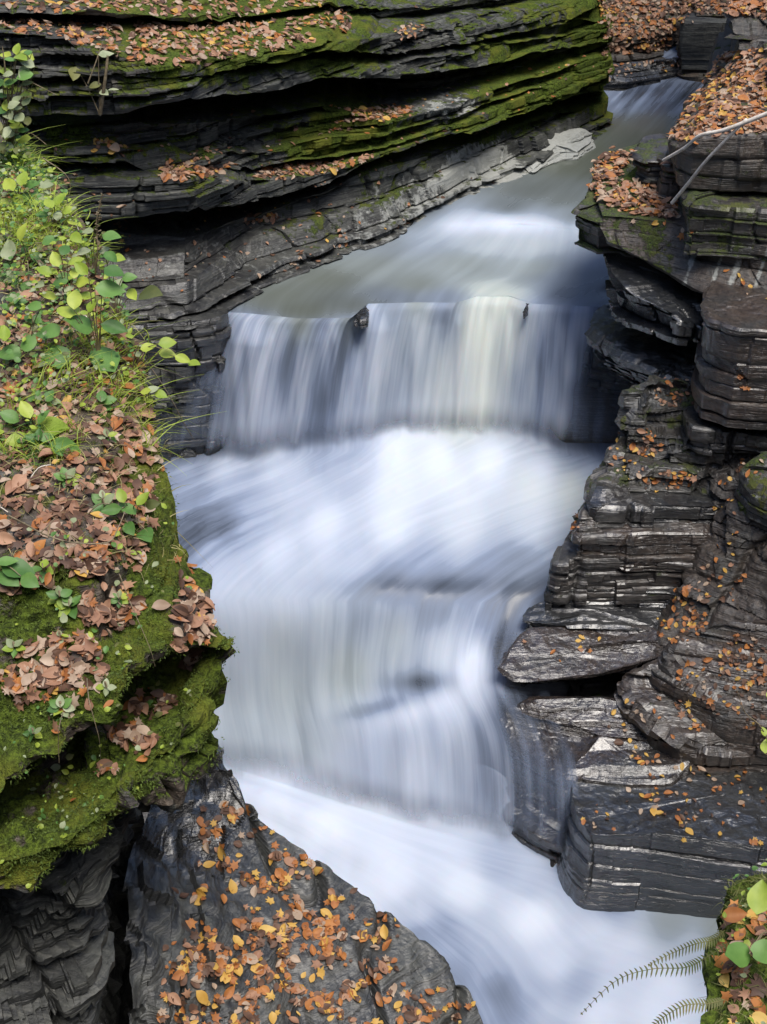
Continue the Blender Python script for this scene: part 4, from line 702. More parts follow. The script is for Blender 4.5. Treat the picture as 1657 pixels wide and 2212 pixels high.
def tube(pts, r0, r1, nsides=6, sub=4):
    P = np.array(pts, float); n = len(P); out = []
    for i in range(n - 1):
        p0, p1, p2, p3 = P[max(i - 1, 0)], P[i], P[i + 1], P[min(i + 2, n - 1)]
        for f in np.linspace(0, 1, sub, endpoint=False): out.append((2 * f**3 - 3 * f**2 + 1) * p1 + (f**3 - 2 * f**2 + f) * .5 * (p2 - p0) + (-2 * f**3 + 3 * f**2) * p2 + (f**3 - f**2) * .5 * (p3 - p1))
    out.append(P[-1]); C = np.array(out); T = np.gradient(C, axis=0); T /= np.linalg.norm(T, axis=1, keepdims=True) + 1e-9
    A = np.cross(T, [.31, .2, .93]); A /= np.linalg.norm(A, axis=1, keepdims=True) + 1e-9; Bn = np.cross(T, A)
    R = np.linspace(r0, r1, len(C)); an = np.linspace(0, 2 * math.pi, nsides, endpoint=False)
    G = C[:, None] + R[:, None, None] * (np.cos(an)[None, :, None] * A[:, None] + np.sin(an)[None, :, None] * Bn[:, None])
    return G.reshape(-1, 3), grid_faces(len(C), nsides, True)
def tubes(name, lst, mat, parent=None, origin=None):
    V, F_ = [], []; o = 0
    for pts, r0, r1 in lst:
        v, f = tube(pts, r0, r1); V.append(v); F_.append(f + o); o += len(v)
    me = mesh_np(name, np.concatenate(V), np.concatenate(F_), mat, True, origin)
    return link(name, me, parent, origin if parent is None else None)

# (surfaces are ready: leaves are dropped on to them)
bpy.context.view_layer.update(); DG = bpy.context.evaluated_depsgraph_get()
WNAMES = ('pool', 'waterfall', 'cascade', 'stream')
def cast(o, d):
    ok, p, n, _, ob, _ = S.ray_cast(DG, Vector(o), Vector(d))
    if not ok: return None
    n = np.array(n); n = n if n @ np.array(d) < 0 else -n
    return np.array(p), n, ob
def hit(x, y):
    d = ray(x, y); return cast(CAM, d / np.linalg.norm(d))
LEAVES = []
def inpoly(x, y, poly):
    c = False; j = len(poly) - 1
    for i in range(len(poly)):
        if (poly[i][1] > y) != (poly[j][1] > y) and x < (poly[j][0] - poly[i][0]) * (y - poly[i][1]) / (poly[j][1] - poly[i][1] + 1e-9) + poly[i][0]: c = not c
        j = i
    return c
def scatter(poly, n, size, pal, nz=.35, pile=.015, jit=.12, clump=0.0, kinds=(0, 1, 2, 3, 4, 5), only=None, feather=3):
    xs = [p[0] for p in poly]; ys = [p[1] for p in poly]; k = 0; tries = 0
    while k < n and tries < n * 14:
        tries += 1; x = random.uniform(min(xs), max(xs)); y = random.uniform(min(ys), max(ys))
        if not inpoly(x, y, poly): continue
        x += random.gauss(0, feather); y += random.gauss(0, feather * .6)
        if clump and float(vn(x / 38, y / 24, 3.3, 8)) < clump: continue
        h_ = hit(x, y)
        if h_ is None or h_[2].name.split('.')[0] in WNAMES: continue
        if only and not h_[2].name.startswith(only): continue
        p, nn, ob = h_
        if nn[2] < nz:
            if random.random() < .8: continue
            p = p + np.array([random.uniform(-jit, jit), random.uniform(0, jit), 0])
            h2 = cast((p[0], p[1], p[2] + .4), (0, 0, -1))
            if h2 is None or h2[2].name.split('.')[0] in WNAMES or h2[1][2] < nz: continue
            p, nn, ob = h2
        nn = nn + np.array([random.gauss(0, .28), random.gauss(0, .28) - .15, .3]); nn /= np.linalg.norm(nn)
        if nn[2] < 0: nn = -nn
        yaw = random.uniform(0, 6.283); B_ = basis(nn, np.array([math.cos(yaw), math.sin(yaw), 0.]))
        s = size * min(1.75, random.lognormvariate(-.05, .32)); LEAVES.append((p + nn * random.uniform(.002, pile), B_, s, random.choices(range(5), pal)[0], random.choice(kinds), ob.name)); k += 1
LIT = (5, 1.8, .8, 2.8, 3.2); DRY = (5, 1.4, .3, 5, 2.6); ORA = (2, 4.5, 1.8, 4.2, 1.2); YEL = (1, 3.5, 4, .6, 1.5)
AB = [(0, 66), (180, 100), (300, 138), (400, 142), (560, 118), (690, 92), (760, 66), (745, 24), (560, 48), (400, 60), (250, 50), (0, 42)]
scatter(AB, 850, .085, LIT, .3, .04, clump=.3)
scatter([(0, 22), (250, 30), (400, 40), (560, 36), (700, 8), (700, 0), (0, 0)], 260, .085, LIT, .3)
scatter([(340, 384), (400, 386), (490, 372), (500, 345), (360, 345)], 200, .075, LIT, .2)
scatter([(545, 392), (700, 375), (800, 345), (810, 330), (700, 343), (560, 364)], 230, .075, LIT, .2)
scatter([(715, 285), (830, 264), (890, 244), (890, 226), (760, 240), (715, 262)], 240, .075, LIT, .2)
scatter([(860, 90), (925, 70), (930, 45), (860, 60)], 40, .07, LIT, .2)
scatter([(200, 330), (280, 330), (280, 300), (200, 300)], 25, .08, YEL, .2)
scatter([(100, 280), (700, 240), (1290, 110), (1290, 200), (900, 350), (1100, 400), (640, 590), (300, 650), (260, 500), (100, 400)], 300, .06, LIT, .45)
scatter([(510, 485), (600, 475), (600, 460), (520, 465)], 30, .08, LIT, .2)
scatter([(1292, 62), (1480, 30), (1660, 38), (1660, -10), (1292, -10)], 700, .09, LIT, .1, .05)
scatter([(1300, 120), (1420, 112), (1480, 84), (1480, 40), (1300, 60)], 330, .09, LIT, .1, .04)
scatter([(1310, 170), (1480, 150), (1480, 125), (1310, 140)], 30, .08, LIT, .2)
C1P = [(1560, 118), (1657, 108), (1657, 288), (1560, 290), (1470, 305), (1442, 300), (1500, 200)]
scatter(C1P, 1000, .08, (5, 3, 1.6, 1.6, 3), .1, .04)
scatter([(1266, 400), (1290, 345), (1340, 325), (1370, 335), (1335, 395), (1455, 404), (1465, 474), (1390, 470), (1290, 440)], 520, .085, LIT, .2, .05)
scatter([(1310, 480), (1460, 500), (1657, 680), (1657, 600), (1480, 440)], 14, .07, YEL, .1)
for (cx_, cy_, rx_, ry_, n_, pl) in ((1395, 960, 32, 30, 40, ORA), (1340, 975, 40, 45, 14, YEL), (1430, 1035, 75, 22, 40, ORA), (1460, 850, 50, 30, 34, LIT), (1620, 820, 40, 25, 22, ORA), (1560, 1260, 60, 55, 24, ORA), (1470, 1350, 60, 40, 60, ORA), (1230, 1128, 20, 20, 10, ORA),
      (1490, 1290, 45, 25, 26, ORA), (1560, 1500, 110, 95, 90, ORA), (1610, 1430, 60, 60, 60, ORA), (1400, 1580, 120, 80, 24, YEL), (1500, 1720, 160, 70, 65, ORA), (1300, 1770, 40, 30, 10, YEL), (1560, 1820, 100, 20, 8, YEL), (1250, 1400, 130, 40, 10, YEL), (1630, 1000, 30, 30, 8, ORA), (1400, 1645, 30, 16, 10, YEL), (1590, 1130, 60, 80, 12, YEL)):
    scatter([(cx_ + rx_ * math.cos(a), cy_ + ry_ * math.sin(a)) for a in np.linspace(0, 6.28, 12)], n_, .062, pl, .2, .02)
BANKP = [(0, 380), (60, 380), (125, 450), (170, 540), (235, 640), (300, 770), (340, 900), (350, 1010), (330, 1060), (310, 1230), (200, 1240), (60, 1230), (0, 1180)]
scatter(BANKP, 1300, .058, DRY, .15, .03)
for (cx_, cy_, rx_, ry_, n_, pl) in ((240, 1320, 70, 55, 60, DRY), (415, 1350, 42, 85, 75, DRY), (50, 1260, 60, 20, 20, DRY), (60, 1480, 75, 40, 46, DRY), (160, 1410, 60, 35, 36, DRY), (330, 1520, 55, 28, 34, DRY), (290, 1590, 45, 25, 26, DRY), (225, 1665, 32, 18, 9, LIT), (165, 1738, 22, 7, 1, (0, 1, 0, 0, 0)), (180, 1220, 60, 25, 22, DRY), (320, 1620, 40, 30, 8, DRY), (170, 1470, 60, 30, 24, DRY), (80, 1420, 60, 30, 14, DRY), (200, 1560, 100, 60, 10, DRY), (400, 1240, 30, 40, 8, ORA)):
    scatter([(cx_ + rx_ * math.cos(a), cy_ + ry_ * math.sin(a)) for a in np.linspace(0, 6.28, 12)], int(n_ * 1.6), .058, pl, .05, .03)
EP = [(485, 1690), (560, 1770), (690, 1890), (830, 2000), (960, 2110), (1025, 2212), (370, 2212), (390, 2060), (430, 1950), (450, 1820)]
scatter(EP, 760, .052, ORA, .0, .02, clump=.47, only='boulder', feather=26)
scatter(EP, 90, .06, (1, 2, 3, 1, 2), .0, .02, only='boulder')
scatter([(1560, 1960), (1657, 1950), (1657, 2212), (1550, 2212)], 60, .06, ORA, .0, .02, only='bank')
# the 300 that show largest become things, the rest one carpet
def seen(L_):
    x, y = proj(L_[0]); 
    if not (0 < x < 1657 and 0 < y < 2212): return 0
    return L_[2] * L_[2] * abs(L_[1][:, 2] @ (CAM - L_[0]) / np.linalg.norm(CAM - L_[0])) / np.sum((CAM - L_[0]) ** 2)
LEAVES.sort(key=seen, reverse=True)
def place(me, name, p, B_, s, parent=None):
    M = Matrix([[*(B_[0] * s), p[0]], [*(B_[1] * s), p[1]], [*(B_[2] * s), p[2]], [0, 0, 0, 1]]); o = link(name, me, parent)
    if parent is not None: M = Matrix.Translation(-parent.location) @ M
    o.matrix_basis = M; return o
for p, B_, s, c, k, on in LEAVES[:290]:
    cn = PAL[c][0]; where = 'the dark boulder by the white stream' if on.startswith('boulder') and p[1] < 8 else ('the near mossy bank' if p[1] < 9.8 and p[0] < .5 else 'the far rocks')
    shape = 'lobed' if k >= 4 else 'oval'
    tag(place(FALL_ME[c][k], 'fallen_leaf', p, B_, s), f'large {cn} {shape} fallen leaf lying on {where}', 'leaf', f'{cn} {shape} fallen leaves on {where}')
V, Fq, mi, o_ = [], [], [], 0
for p, B_, s, c, k, on in LEAVES[290:]:
    v, f = GEO[k]; v = v * (1, random.uniform(.8, 1.2), random.uniform(.3, 1.8)); V.append((v * s) @ B_.T + p)
    for q_ in f: Fq.append(tuple(a + o_ for a in dict.fromkeys(q_))); mi.append(c)
    o_ += len(v)
me = bpy.data.meshes.new('fallen_leaves'); me.from_pydata(np.concatenate(V).tolist(), [], Fq)
for pm in PAL: me.materials.append(pm[1])
me.polygons.foreach_set('material_index', mi); me.polygons.foreach_set('use_smooth', [True] * len(Fq))
tag(link('fallen_leaves', me), 'carpet of smaller dry fallen leaves covering the ledges', None, None, 'stuff')

# ---------------------------------------------------------------- moss tufts, grass and ground cover
def blades(name, pts, nrm, length, width, mat, spread, label, seg=2, droop=.5):
    V, F_ = [], []; o = 0
    for p, n in zip(pts, nrm):
        d = n + np.array([random.gauss(0, spread), random.gauss(0, spread), random.gauss(0, spread)]); d /= np.linalg.norm(d)
        Ln = length * random.uniform(.5, 1.5); w = np.cross(d, np.array([random.random() - .5, random.random() - .5, random.random() - .5])); w = w / (np.linalg.norm(w) + 1e-9) * width * .5
        side = np.array([random.uniform(-1, 1), random.uniform(-1, 1), 0]) * droop * Ln
        for i in range(seg + 1):
            t = i / seg; c = p + d * Ln * t + side * t * t - np.array([0, 0, droop * .6 * Ln * t * t]); ww = w * (1 - t * .92); V += [c - ww, c + ww]
        for i in range(seg): F_.append((o + 2 * i, o + 2 * i + 1, o + 2 * i + 3, o + 2 * i + 2))
        o += 2 * (seg + 1)
    me = mesh_np(name, np.array(V), np.array(F_), mat, True); tag(link(name, me), label, None, None, 'stuff')
def sample_grid(G, n, cond):
    N = gnormals(G) * sg(G); x, y = proj(G); m = cond(x, y, N, G); idx = np.argwhere(m); sel = idx[rng.integers(0, len(idx), n)]
    P = G[sel[:, 0], sel[:, 1]] + rng.normal(0, .012, (n, 3)) * np.array([1, 1, .3]); return P, N[sel[:, 0], sel[:, 1]]
sg = lambda G: 1 if np.sum(gnormals(G) * (CAM - G)) > 0 else -1
cD = paintD(GD)
P, N = sample_grid(GD, 36000, lambda x, y, N, G: (cD[..., 0] > .55) & (x > -20) & (x < 520) & (y > 950) & (y < 1990) & (G[..., 2] > 1.9) & (fbm(G, 4.5, 3, 4) > .42))
blades('moss', P, N, .011, .007, MOSSM, .6, 'short green moss tufts on the near bank', seg=1, droop=.3)
P, N = sample_grid(GD, 2600, lambda x, y, N, G: (x > -20) & (x < 400) & (y > 330) & (y < 1230) & (G[..., 2] > 2.4))
blades('dry_grass', P, N * .4 + [0, 0, .7], .10, .005, plain('straw', (.16, .15, .05), (.42, .36, .16), 8), .6, 'thin dry grass blades on the near bank', seg=4, droop=.9)
P, N = sample_grid(GD, 1500, lambda x, y, N, G: (x > -20) & (x < 300) & (y < 1000) & (y > 330) & (y < 1230) & (G[..., 2] > 2.4) & (fbm(G, 1.8, 3, 44) > .5))
blades('grass', P, N * .4 + [0, 0, .7], .09, .010, GREEN, .6, 'fresh green grass blades on the near bank', seg=4, droop=.9)
P, N = sample_grid(GD, 1500, lambda x, y, N, G: (x > -20) & (x < 330) & (y > 320) & (y < 1000) & (G[..., 2] > 2.4) & (fbm(G, 1.6, 3, 48) > .46))
blades('grass', P, N * .4 + [.35, 0, .9], .17, .008, BRIGHT, .45, 'taller yellow green weeds arching toward the water', seg=5, droop=.8)
P, N = sample_grid(GF, 1800, lambda x, y, N, G: (x > 1540) & (y > 1880) & (y < 2300))
blades('grass', P, N * .4 + [0, 0, .6], .05, .005, OLIVE, .6, 'olive grass and moss on the small bank with ferns', seg=3, droop=.9)
gm = bpy.data.meshes.new('ground_cover'); V, Fq, mi, o_ = [], [], [], 0
P, N = sample_grid(GD, 1900, lambda x, y, N, G: (x > -30) & (x < 335) & (y > 320) & (y < 1240) & (G[..., 2] > 2.4) & (fbm(G, 1.5, 3, 45) > .47))
P2, N2 = sample_grid(GD, 260, lambda x, y, N, G: (x > -30) & (x < 420) & (y > 1150) & (y < 1950) & (G[..., 2] > 2.2) & (fbm(G, 2.5, 3, 46) > .5))
P3, N3 = sample_grid(GF, 160, lambda x, y, N, G: (x > 1550) & (y > 1900) & (y < 2260))
gg = [leaf_geo('oval', 20), leaf_geo('oval', 21), leaf_geo('round', 22)]
for p, n in zip(np.concatenate([P, P2, P3]), np.concatenate([N, N2, N3])):
    v, f = random.choice(gg); s = random.uniform(.013, .040) * (.7 if p[1] < 4.6 else 1); yaw = random.uniform(0, 6.28)
    B_ = basis(n * .4 + np.array([random.gauss(0, .35), random.gauss(0, .35) - .3, 1]), np.array([math.cos(yaw), math.sin(yaw), 0]))
    V.append((v * s) @ B_.T + p + np.array([0, 0, random.uniform(.005, .07) if random.random() < .6 else random.uniform(.06, .17)])); c = random.choices((0, 1, 2, 3), (4, 5, 3, 2))[0]
    for q_ in f: Fq.append(tuple(a + o_ for a in dict.fromkeys(q_))); mi.append(c)
    o_ += len(v)
gm.from_pydata(np.concatenate(V).tolist(), [], Fq)
for m_ in (GREEN, BRIGHT, PALEG, OLIVE): gm.materials.append(m_)
gm.polygons.foreach_set('material_index', mi); gm.polygons.foreach_set('use_smooth', [True] * len(Fq))
tag(link('ground_cover', gm), 'small mixed green leaves growing on the mossy banks', None, None, 'stuff')

# ---------------------------------------------------------------- single plants
LM = {}
def lm(kind, mat, seed):
    k = (kind, mat.name, seed)
    if k not in LM: LM[k] = leaf_mesh(kind, seed, mat, 'leaf')
    return LM[k]
def plant(name, label, base, leaves, cat='plant', group=None, up=.10, stem=.003, out=.05, extra=None):
    """base picture point on the bank; leaves: (x, y, length in picture points, angle, kind, material)"""
    h_ = hit(*base) if len(base) == 2 else None
    bp_ = h_[0] if h_ is not None else PY(base[0], base[1], base[2])
    e_ = empty(name, tuple(bp_)); tag(e_, label, cat, group); st = []
    for i, (x, y, Ln, an, kind, mat) in enumerate(leaves):
        hh_ = hit(x, y) if len(base) == 2 else None
        Yv = bp_[1] - out * random.uniform(.6, 1.4)
        if hh_ is not None and hh_[0][1] < 9.8 and hh_[0][1] < Yv + .05: Yv = hh_[0][1] - out
        p = PY(x, y, Yv); dep = (p - CAM) @ FW; s = Ln / F * dep * 1.02
        a = math.radians(an); d = math.cos(a) * RT + math.sin(a) * (UP * .75 + FW * .45)
        n = np.array([0, 0, 1.]) * .55 - FW * .55 + np.array([random.gauss(0, .22), random.gauss(0, .2), 0])
        B_ = basis(n, d); place(lm(kind, mat, 30 + (i % 4)), 'leaf', p, B_, s, e_)
        root = p - B_[:, 0] * s * .5; mid = (bp_ + root) / 2 + np.array([0, 0, .04]); st.append(([bp_ - [0, 0, .02], mid, root], stem, stem * .6))
    if extra: st += extra(bp_)
    tubes('stem', [([tuple(np.array(q) - bp_) for q in pts], a, b) for pts, a, b in st], STEM, e_)
    return e_
G_, B2, PG, OL = GREEN, BRIGHT, PALEG, OLIVE
plant('broadleaf_herb', 'broad leaved green herb with large round leaves beside the dark ledge', (215, 790), [(239, 627, 66, 0, 'oval', G_), (162, 646, 50, 90, 'oval', B2), (176, 701, 62, 200, 'round', G_), (247, 709, 60, -15, 'oval', G_), (110, 720, 52, 170, 'round', G_), (129, 772, 58, 190, 'round', G_), (225, 772, 70, -60, 'round', G_), (176, 580, 44, 130, 'oval', B2), (247, 589, 52, -30, 'oval', G_), (150, 675, 55, 120, 'round', B2), (200, 660, 36, 60, 'oval', B2)])
plant('broadleaf_herb', 'herb with one drooping yellow leaf hanging over the dark shelf', (250, 690), [(286, 637, 36, -60, 'oval', B2), (325, 636, 66, -25, 'oval', OL), (280, 600, 34, 10, 'oval', G_), (240, 556, 42, -50, 'oval', G_), (258, 558, 30, -20, 'oval', B2)])
def spike(bp_):
    a = PY(211, 540, bp_[1] - .05); b = PY(221, 420, bp_[1] - .05); m = PY(208, 480, bp_[1] - .04)
    out = [([bp_, a, m, b], .004, .003)]
    for t in np.linspace(0, 1, 34):
        c = (a * (1 - t) ** 2 + 2 * m * t * (1 - t) + b * t * t); d = np.array([random.uniform(-1, 1), random.uniform(-.5, .5), random.uniform(.1, .8)]) * .028 * (1 - .65 * t)
        out.append(([c, c + d * .6, c + d], .004 * (1 - .4 * t), .006 * (1 - .5 * t)))
    return out
plant('broadleaf_herb', 'tangle of bright pointed leaves on thin stalks above the round leaved herb', (150, 660), [(120, 560, 40, 110, 'oval', B2), (95, 585, 36, 160, 'oval', B2), (140, 540, 34, 70, 'oval', G_), (165, 565, 38, 20, 'oval', B2), (180, 610, 40, -10, 'oval', B2), (130, 610, 36, 200, 'oval', G_), (105, 640, 40, 180, 'oval', B2), (150, 625, 30, 60, 'oval', PG), (190, 640, 34, 0, 'oval', B2), (85, 615, 30, 150, 'oval', PG), (160, 590, 28, 90, 'oval', B2)])
plant('broadleaf_herb', 'yellow green leafy stalks leaning out over the cliff pool side', (120, 500), [(105, 440, 34, 120, 'oval', B2), (130, 430, 36, 60, 'oval', B2), (150, 455, 34, 10, 'oval', B2), (90, 465, 30, 170, 'oval', G_), (160, 480, 34, -20, 'oval', B2), (125, 465, 30, 90, 'oval', PG), (145, 500, 30, -40, 'oval', G_), (100, 490, 30, 200, 'oval', B2)])
plant('flower_spike', 'upright faded flower spike rising against the black undercut', (205, 600), [(242, 512, 46, -20, 'oval', G_), (165, 514, 36, -50, 'oval', B2), (180, 545, 34, 200, 'oval', PG), (190, 500, 26, 200, 'oval', PG), (225, 540, 28, 20, 'oval', PG)], extra=spike)
plant('leafy_twig', 'thin twig with five bright yellow green leaves over the black water gap', (285, 800), [(321, 751, 36, 10, 'oval', B2), (362, 741, 40, 15, 'oval', B2), (362, 765, 38, -5, 'oval', B2), (395, 776, 38, -25, 'oval', B2), (420, 786, 34, -35, 'oval', B2)],
      extra=lambda b_: [([b_, PY(300, 745, b_[1]), PY(345, 752, b_[1]), PY(420, 785, b_[1])], .003, .0015)])
plant('sapling', 'small plant with pale yellow leaves at the bank edge above the foam', (318, 890), [(315, 846, 28, 170, 'oval', B2), (330, 842, 32, 40, 'oval', PG), (348, 853, 30, -25, 'oval', B2), (322, 865, 22, 230, 'oval', B2)])
plant('lance_leaf_herb', 'star shaped herb with long pointed light green leaves on leaf litter', (75, 930), [(115, 925, 76, -8, 'oval', B2), (38, 952, 58, 205, 'oval', B2), (75, 948, 50, -90, 'oval', B2), (142, 968, 74, -20, 'oval', G_), (55, 885, 46, 120, 'oval', B2), (95, 900, 40, 50, 'oval', G_), (20, 900, 46, 160, 'oval', G_)], up=.05)
plant('broadleaf_herb', 'bluish green herb growing from the mossy edge above the rapids', (285, 1130), [(275, 1100, 48, 140, 'oval', G_), (280, 1142, 42, -60, 'oval', G_), (316, 1157, 54, -60, 'oval', G_), (240, 1102, 46, 190, 'oval', G_), (310, 1077, 40, 50, 'oval', B2), (262, 1070, 36, 110, 'oval', B2), (330, 1090, 34, 10, 'oval', OL)])
plant('sapling', 'toothed green leaf spray at the edge above the black hollow', (-10, 1235), [(40, 1232, 80, -15, 'oval', G_), (20, 1250, 60, -40, 'oval', G_), (65, 1256, 50, -35, 'oval', G_), (15, 1215, 50, 10, 'oval', G_)])
plant('broadleaf_herb', 'low round leaved herb beside pale dry stems', (60, 770), [(27, 764, 46, 190, 'round', G_), (74, 662, 38, 160, 'oval', G_), (60, 745, 40, 60, 'round', G_), (10, 720, 44, 100, 'oval', B2), (90, 790, 36, -30, 'oval', PG)])
plant('broadleaf_herb', 'pale spotted herb at the top of the bank', (60, 560), [(20, 540, 60, 100, 'oval', PG), (50, 500, 44, 60, 'oval', B2), (110, 520, 40, 20, 'oval', G_), (85, 560, 44, -20, 'oval', G_), (20, 600, 50, 200, 'oval', PG), (110, 590, 40, -30, 'oval', B2), (60, 620, 44, -90, 'oval', G_), (140, 600, 40, 0, 'oval', G_)])
plant('broadleaf_herb', 'yellow green herb near the upper tip of the bank', (40, 440), [(20, 400, 46, 120, 'oval', B2), (50, 385, 40, 80, 'oval', B2), (70, 400, 36, 10, 'oval', G_), (90, 430, 40, -20, 'oval', PG), (15, 440, 44, 180, 'oval', B2), (45, 460, 40, -90, 'oval', B2), (100, 400, 34, 30, 'oval', PG)])
random.seed(21)
for i in range(26):
    bx, by = random.choice([(random.uniform(5, 120), random.uniform(430, 1000)), (random.uniform(60, 290), random.uniform(620, 1130)), (random.uniform(10, 300), random.uniform(1180, 1700))])
    h_ = hit(bx, by)
    if h_ is None or not h_[2].name.startswith('bank'): continue
    n_ = random.randint(4, 7); a0 = random.uniform(0, 360); sz = random.uniform(18, 34)
    plant('seedling', 'little green seedling with a few small leaves on the near bank', (bx, by), [(bx + math.cos(math.radians(a0 + k * 360 / n_)) * sz * .6, by - 8 - math.sin(math.radians(a0 + k * 360 / n_)) * sz * .45, sz, a0 + k * 360 / n_, 'oval', random.choice([G_, G_, B2, PG])) for k in range(n_)], group='small seedlings on the near bank', out=.02)
# overhanging shrub at the upper corner
def shrub_x(b_):
    return [([b_, PY(20, 260, 8.6), PY(15, 180, 8.5), PY(5, 100, 8.5)], .008, .003), ([PY(15, 170, 8.5), PY(60, 175, 8.5), PY(122, 205, 8.4)], .004, .0015), ([PY(18, 230, 8.55), PY(40, 215, 8.5), PY(60, 210, 8.5)], .004, .002), ([PY(20, 290, 8.6), PY(60, 285, 8.5), PY(100, 312, 8.4)], .004, .0015), ([PY(90, 340, 8.3), PY(140, 375, 8.3), PY(152, 405, 8.3), PY(142, 450, 8.3)], .004, .002)]
random.seed(5)
lv = [(random.uniform(-5, 62), random.uniform(95, 335), random.uniform(20, 40), random.uniform(0, 360), 'oval', random.choice([B2, G_, PG, OL])) for _ in range(46)] + [(45, 125, 38, -40, 'oval', B2), (12, 120, 34, 150, 'oval', B2), (12, 156, 36, 180, 'oval', B2), (55, 205, 30, -20, 'oval', B2)]
plant('shrub', 'leafy shrub branch leaning in front of the dark cliff at the bank tip', (20, 335, 8.8), lv, 'shrub', extra=shrub_x, out=.3)
plant('dead_plant', 'dry hanging plant with a straight stalk on the cliff face', (216, 246, 14.9), [(230, 118, 34, 20, 'oval', PG), (205, 185, 28, 200, 'oval', OL), (225, 200, 26, -40, 'oval', PG), (245, 195, 24, 20, 'oval', PG), (160, 160, 40, -90, 'oval', OL)], stem=.008, extra=lambda b_: [([b_, PY(226, 180, 14.8), PY(233, 120, 14.8)], .022, .014), ([PY(190, 180, 14.8), PY(205, 140, 14.8), PY(222, 90, 14.9)], .009, .005)])
plant('broadleaf_herb', 'plant with a large yellow green leaf over the dark layered face', (1665, 2010), [(1641, 1938, 78, 75, 'oval', B2), (1645, 2057, 58, 10, 'round', G_), (1599, 2062, 62, 190, 'round', G_)], out=.12)
plant('climbing_plant', 'slim stem with small yellow leaves reaching in from the frame edge', (1690, 1700, 3.9), [(1654, 1612, 34, 80, 'oval', B2), (1650, 1580, 22, 100, 'oval', B2), (1662, 1500, 18, 60, 'oval', B2)], out=.05, extra=lambda b_: [([b_, PY(1650, 1580, 3.85), PY(1610, 1540, 3.85), PY(1592, 1490, 3.85)], .0025, .001)])
L0 = PY(1586, 1977, 3.42); o = place(FALL_ME[1][0], 'fallen_leaf', L0, basis(np.array([0, -.5, .8]), np.array([1, .1, .1])), .095); tag(o, 'big orange leaf caught on the fern bank', 'leaf')
# ferns
def fern(label, base, path, pin, Yv):
    b_ = PY(base[0], base[1], Yv); e_ = empty('fern', tuple(b_)); tag(e_, label, 'fern')
    P = np.array([PY(x, y, Yv + dy) for x, y, dy in path]); v, f = tube(P - b_, .0018, .0007, 5, 14)
    link('rachis', mesh_np('rachis', v, f, FERNM), e_); C = v.reshape(-1, 5, 3).mean(1); V, Fc = [], []; T = np.gradient(C, axis=0)
    for i in range(3, len(C) - 1, 2):
        t = i / (len(C) - 1); Lp = pin * math.sin(math.pi * min(1, .12 + t * .86)) ** .7; tt = T[i] / np.linalg.norm(T[i])
        for s in (-1, 1):
            d = np.cross(tt, np.array([.1, -.4, 1])); d /= np.linalg.norm(d); d = d * s + tt * .35; a = C[i]; w = tt * .0032; k = len(V)
            dr = np.array([0, 0, -.35])
            V += [a - w, a + w, a + d * Lp * .6 + w * .9 + dr * Lp * .3, a + d * Lp * .6 - w * .9 + dr * Lp * .3, a + d * Lp + dr * Lp]
            Fc += [(k, k + 1, k + 2, k + 3), (k + 3, k + 2, k + 4, k + 4)]
    me = bpy.data.meshes.new('frond'); me.from_pydata([tuple(q) for q in V], [], [tuple(dict.fromkeys(q)) for q in Fc]); me.materials.append(FERNM); link('frond', me, e_)
fern('thin fern frond reaching furthest over the white water', (1569, 2040), [(1575, 2036, 0), (1520, 2072, 0), (1479, 2090, .0), (1404, 2094, .02), (1329, 2120, .03), (1254, 2192, .02)], .026, 3.25)
fern('short fern frond above the long one', (1560, 2010), [(1565, 2010, 0), (1540, 2030, 0), (1500, 2040, 0), (1450, 2060, .02), (1400, 2085, .02)], .024, 3.3)
fern('low fern frond cut by the bottom of the picture', (1560, 2160), [(1565, 2160, 0), (1530, 2168, 0), (1480, 2172, 0), (1430, 2200, 0), (1400, 2230, .0)], .026, 3.0)
# sticks, twigs, roots
def stick(name, label, paths, mat, cat):
    lst = [([PY(*p) for p in pts], a, b) for pts, a, b in paths]; o0 = lst[0][0][0]
    o = tubes(name, [([p for p in pts], a, b) for pts, a, b in lst], mat, None, tuple(o0)); tag(o, label, cat); return o
stick('branch', 'pale bare forked stick leaning across the dark thick ledge', [([(1452, 438, 13.9), (1490, 392, 13.6), (1530, 342, 13.35), (1600, 270, 13.1), (1612, 258, 13.1)], .020, .014), ([(1433, 346, 13.9), (1478, 320, 13.6), (1512, 293, 13.35), (1560, 282, 13.2), (1600, 268, 13.1), (1700, 228, 12.9)], .015, .022)], PALEW, 'stick')
stick('twig', 'bare forked twig drooping over the black gap beside the falls', [([(262, 735, 6.5), (290, 752, 6.5), (330, 800, 6.45), (370, 862, 6.4), (398, 915, 6.4), (418, 948, 6.4)], .006, .002), ([(297, 765, 6.5), (330, 790, 6.45), (375, 806, 6.4), (412, 822, 6.4)], .004, .0015), ([(270, 780, 6.5), (315, 815, 6.45), (350, 850, 6.4)], .003, .001), ([(280, 700, 6.6), (285, 735, 6.5), (335, 736, 6.45), (380, 760, 6.4)], .003, .001)], TWIG, 'twig')
stick('twig', 'arched dry stem on the moss beside the black hollow', [([(19, 1114, 5.2), (60, 1135, 5.1), (91, 1152, 5.0), (151, 1171, 4.98), (232, 1172, 5.0), (255, 1140, 5.1), (270, 1105, 5.2)], .004, .002), ([(88, 1150, 5.0), (105, 1135, 5.02), (118, 1120, 5.05)], .003, .002)], STEM, 'twig')
stick('root', 'longest fine root hanging in front of the dark crevice', [([(188, 1466, 4.45), (192, 1510, 4.2), (205, 1560, 4.15), (215, 1600, 4.15), (217, 1640, 4.2)], .0022, .001)], STEM, 'root')
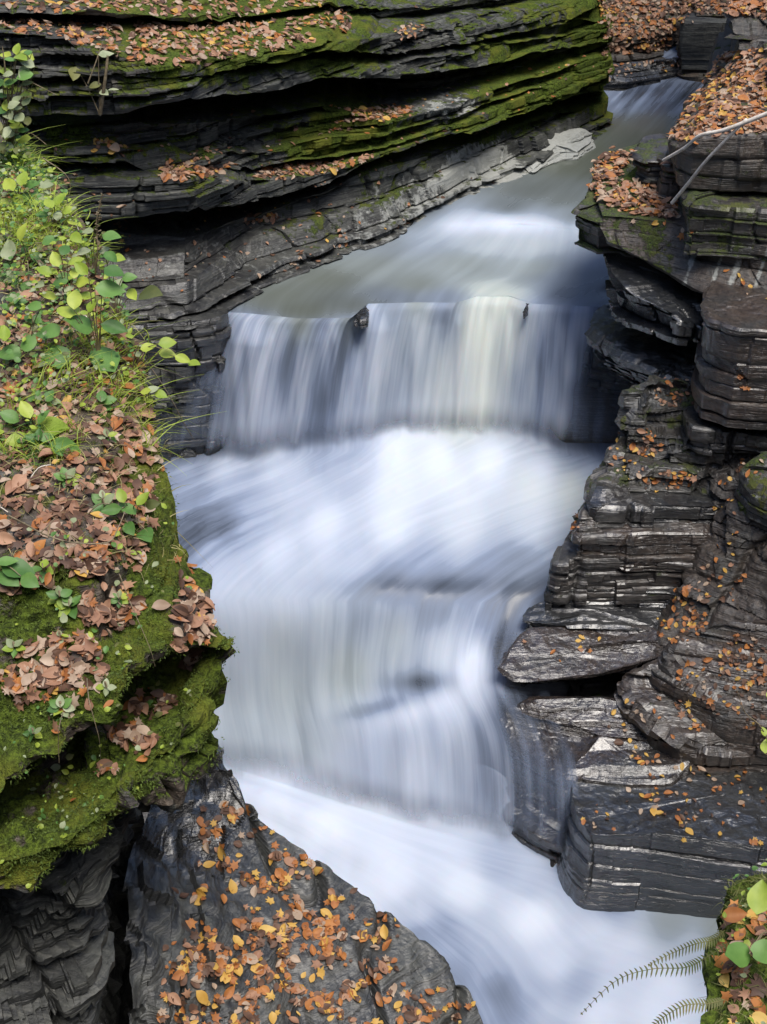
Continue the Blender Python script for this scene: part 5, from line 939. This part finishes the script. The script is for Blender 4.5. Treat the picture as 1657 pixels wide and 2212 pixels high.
stick('root', 'short fine root hanging above the lower moss ledge', [([(136, 1540, 4.3), (128, 1570, 4.1), (126, 1610, 4.1), (128, 1648, 4.1)], .0025, .001)], STEM, 'root')
stick('root', 'slanting root thread on the upper moss block', [([(258, 1240, 4.9), (285, 1310, 4.72), (322, 1395, 4.6), (335, 1440, 4.6)], .002, .001)], STEM, 'root')
random.seed(9)
pt_ = []
for _ in range(26):
    x, y = random.uniform(10, 260), random.uniform(430, 1150); h_ = hit(x, y)
    if h_ is None or not h_[2].name.startswith('bank'): continue
    p = h_[0]; a = random.uniform(-.6, 3.6); q = np.array([math.cos(a), math.sin(a) * .5, random.uniform(.1, .5)]) * random.uniform(.12, .3)
    o = tubes('dry_stem', [([p, p + q * .5 + [0, 0, .03], p + q], .003, .0015)], random.choice([PALEW, STEM, TWIG]), None, tuple(p)); tag(o, 'thin dry stem sticking out of the leaf litter on the near bank', 'stem', 'thin dry stems on the near bank')

# ================================================================ LIGHT
W = bpy.data.worlds.new('World'); S.world = W; W.use_nodes = True; nt = W.node_tree; nt.nodes.clear()
sky = nt.nodes.new('ShaderNodeTexSky'); sky.sky_type = 'NISHITA'; sky.sun_disc = False
EL, AZ = math.radians(66), math.radians(155)     # azimuth from +Y towards -X
sky.sun_elevation = EL; sky.sun_rotation = AZ; sky.altitude = 200; sky.dust_density = 2.0
bg = nt.nodes.new('ShaderNodeBackground'); bg.inputs[1].default_value = .15; wo = nt.nodes.new('ShaderNodeOutputWorld')
nt.links.new(sky.outputs[0], bg.inputs[0]); nt.links.new(bg.outputs[0], wo.inputs[0])
sd = bpy.data.lights.new('sun', 'SUN'); sd.energy = 2.2; sd.angle = math.radians(28); sd.color = (1, .95, .87)
so = bpy.data.objects.new('sun', sd); COL.objects.link(so)
dv = Vector((math.sin(AZ) * math.cos(EL), math.cos(AZ) * math.cos(EL), math.sin(EL)))
so.rotation_euler = dv.to_track_quat('Z', 'Y').to_euler(); so.location = (0, 10, 20)
S.view_settings.view_transform = 'Standard'; S.view_settings.look = 'None'; S.view_settings.exposure = .85; S.view_settings.gamma = 1
S.render.engine = 'CYCLES'; S.cycles.max_bounces = 6; S.cycles.transparent_max_bounces = 16; S.cycles.use_denoising = True; S.cycles.volume_step_rate = 2; S.cycles.volume_max_steps = 64
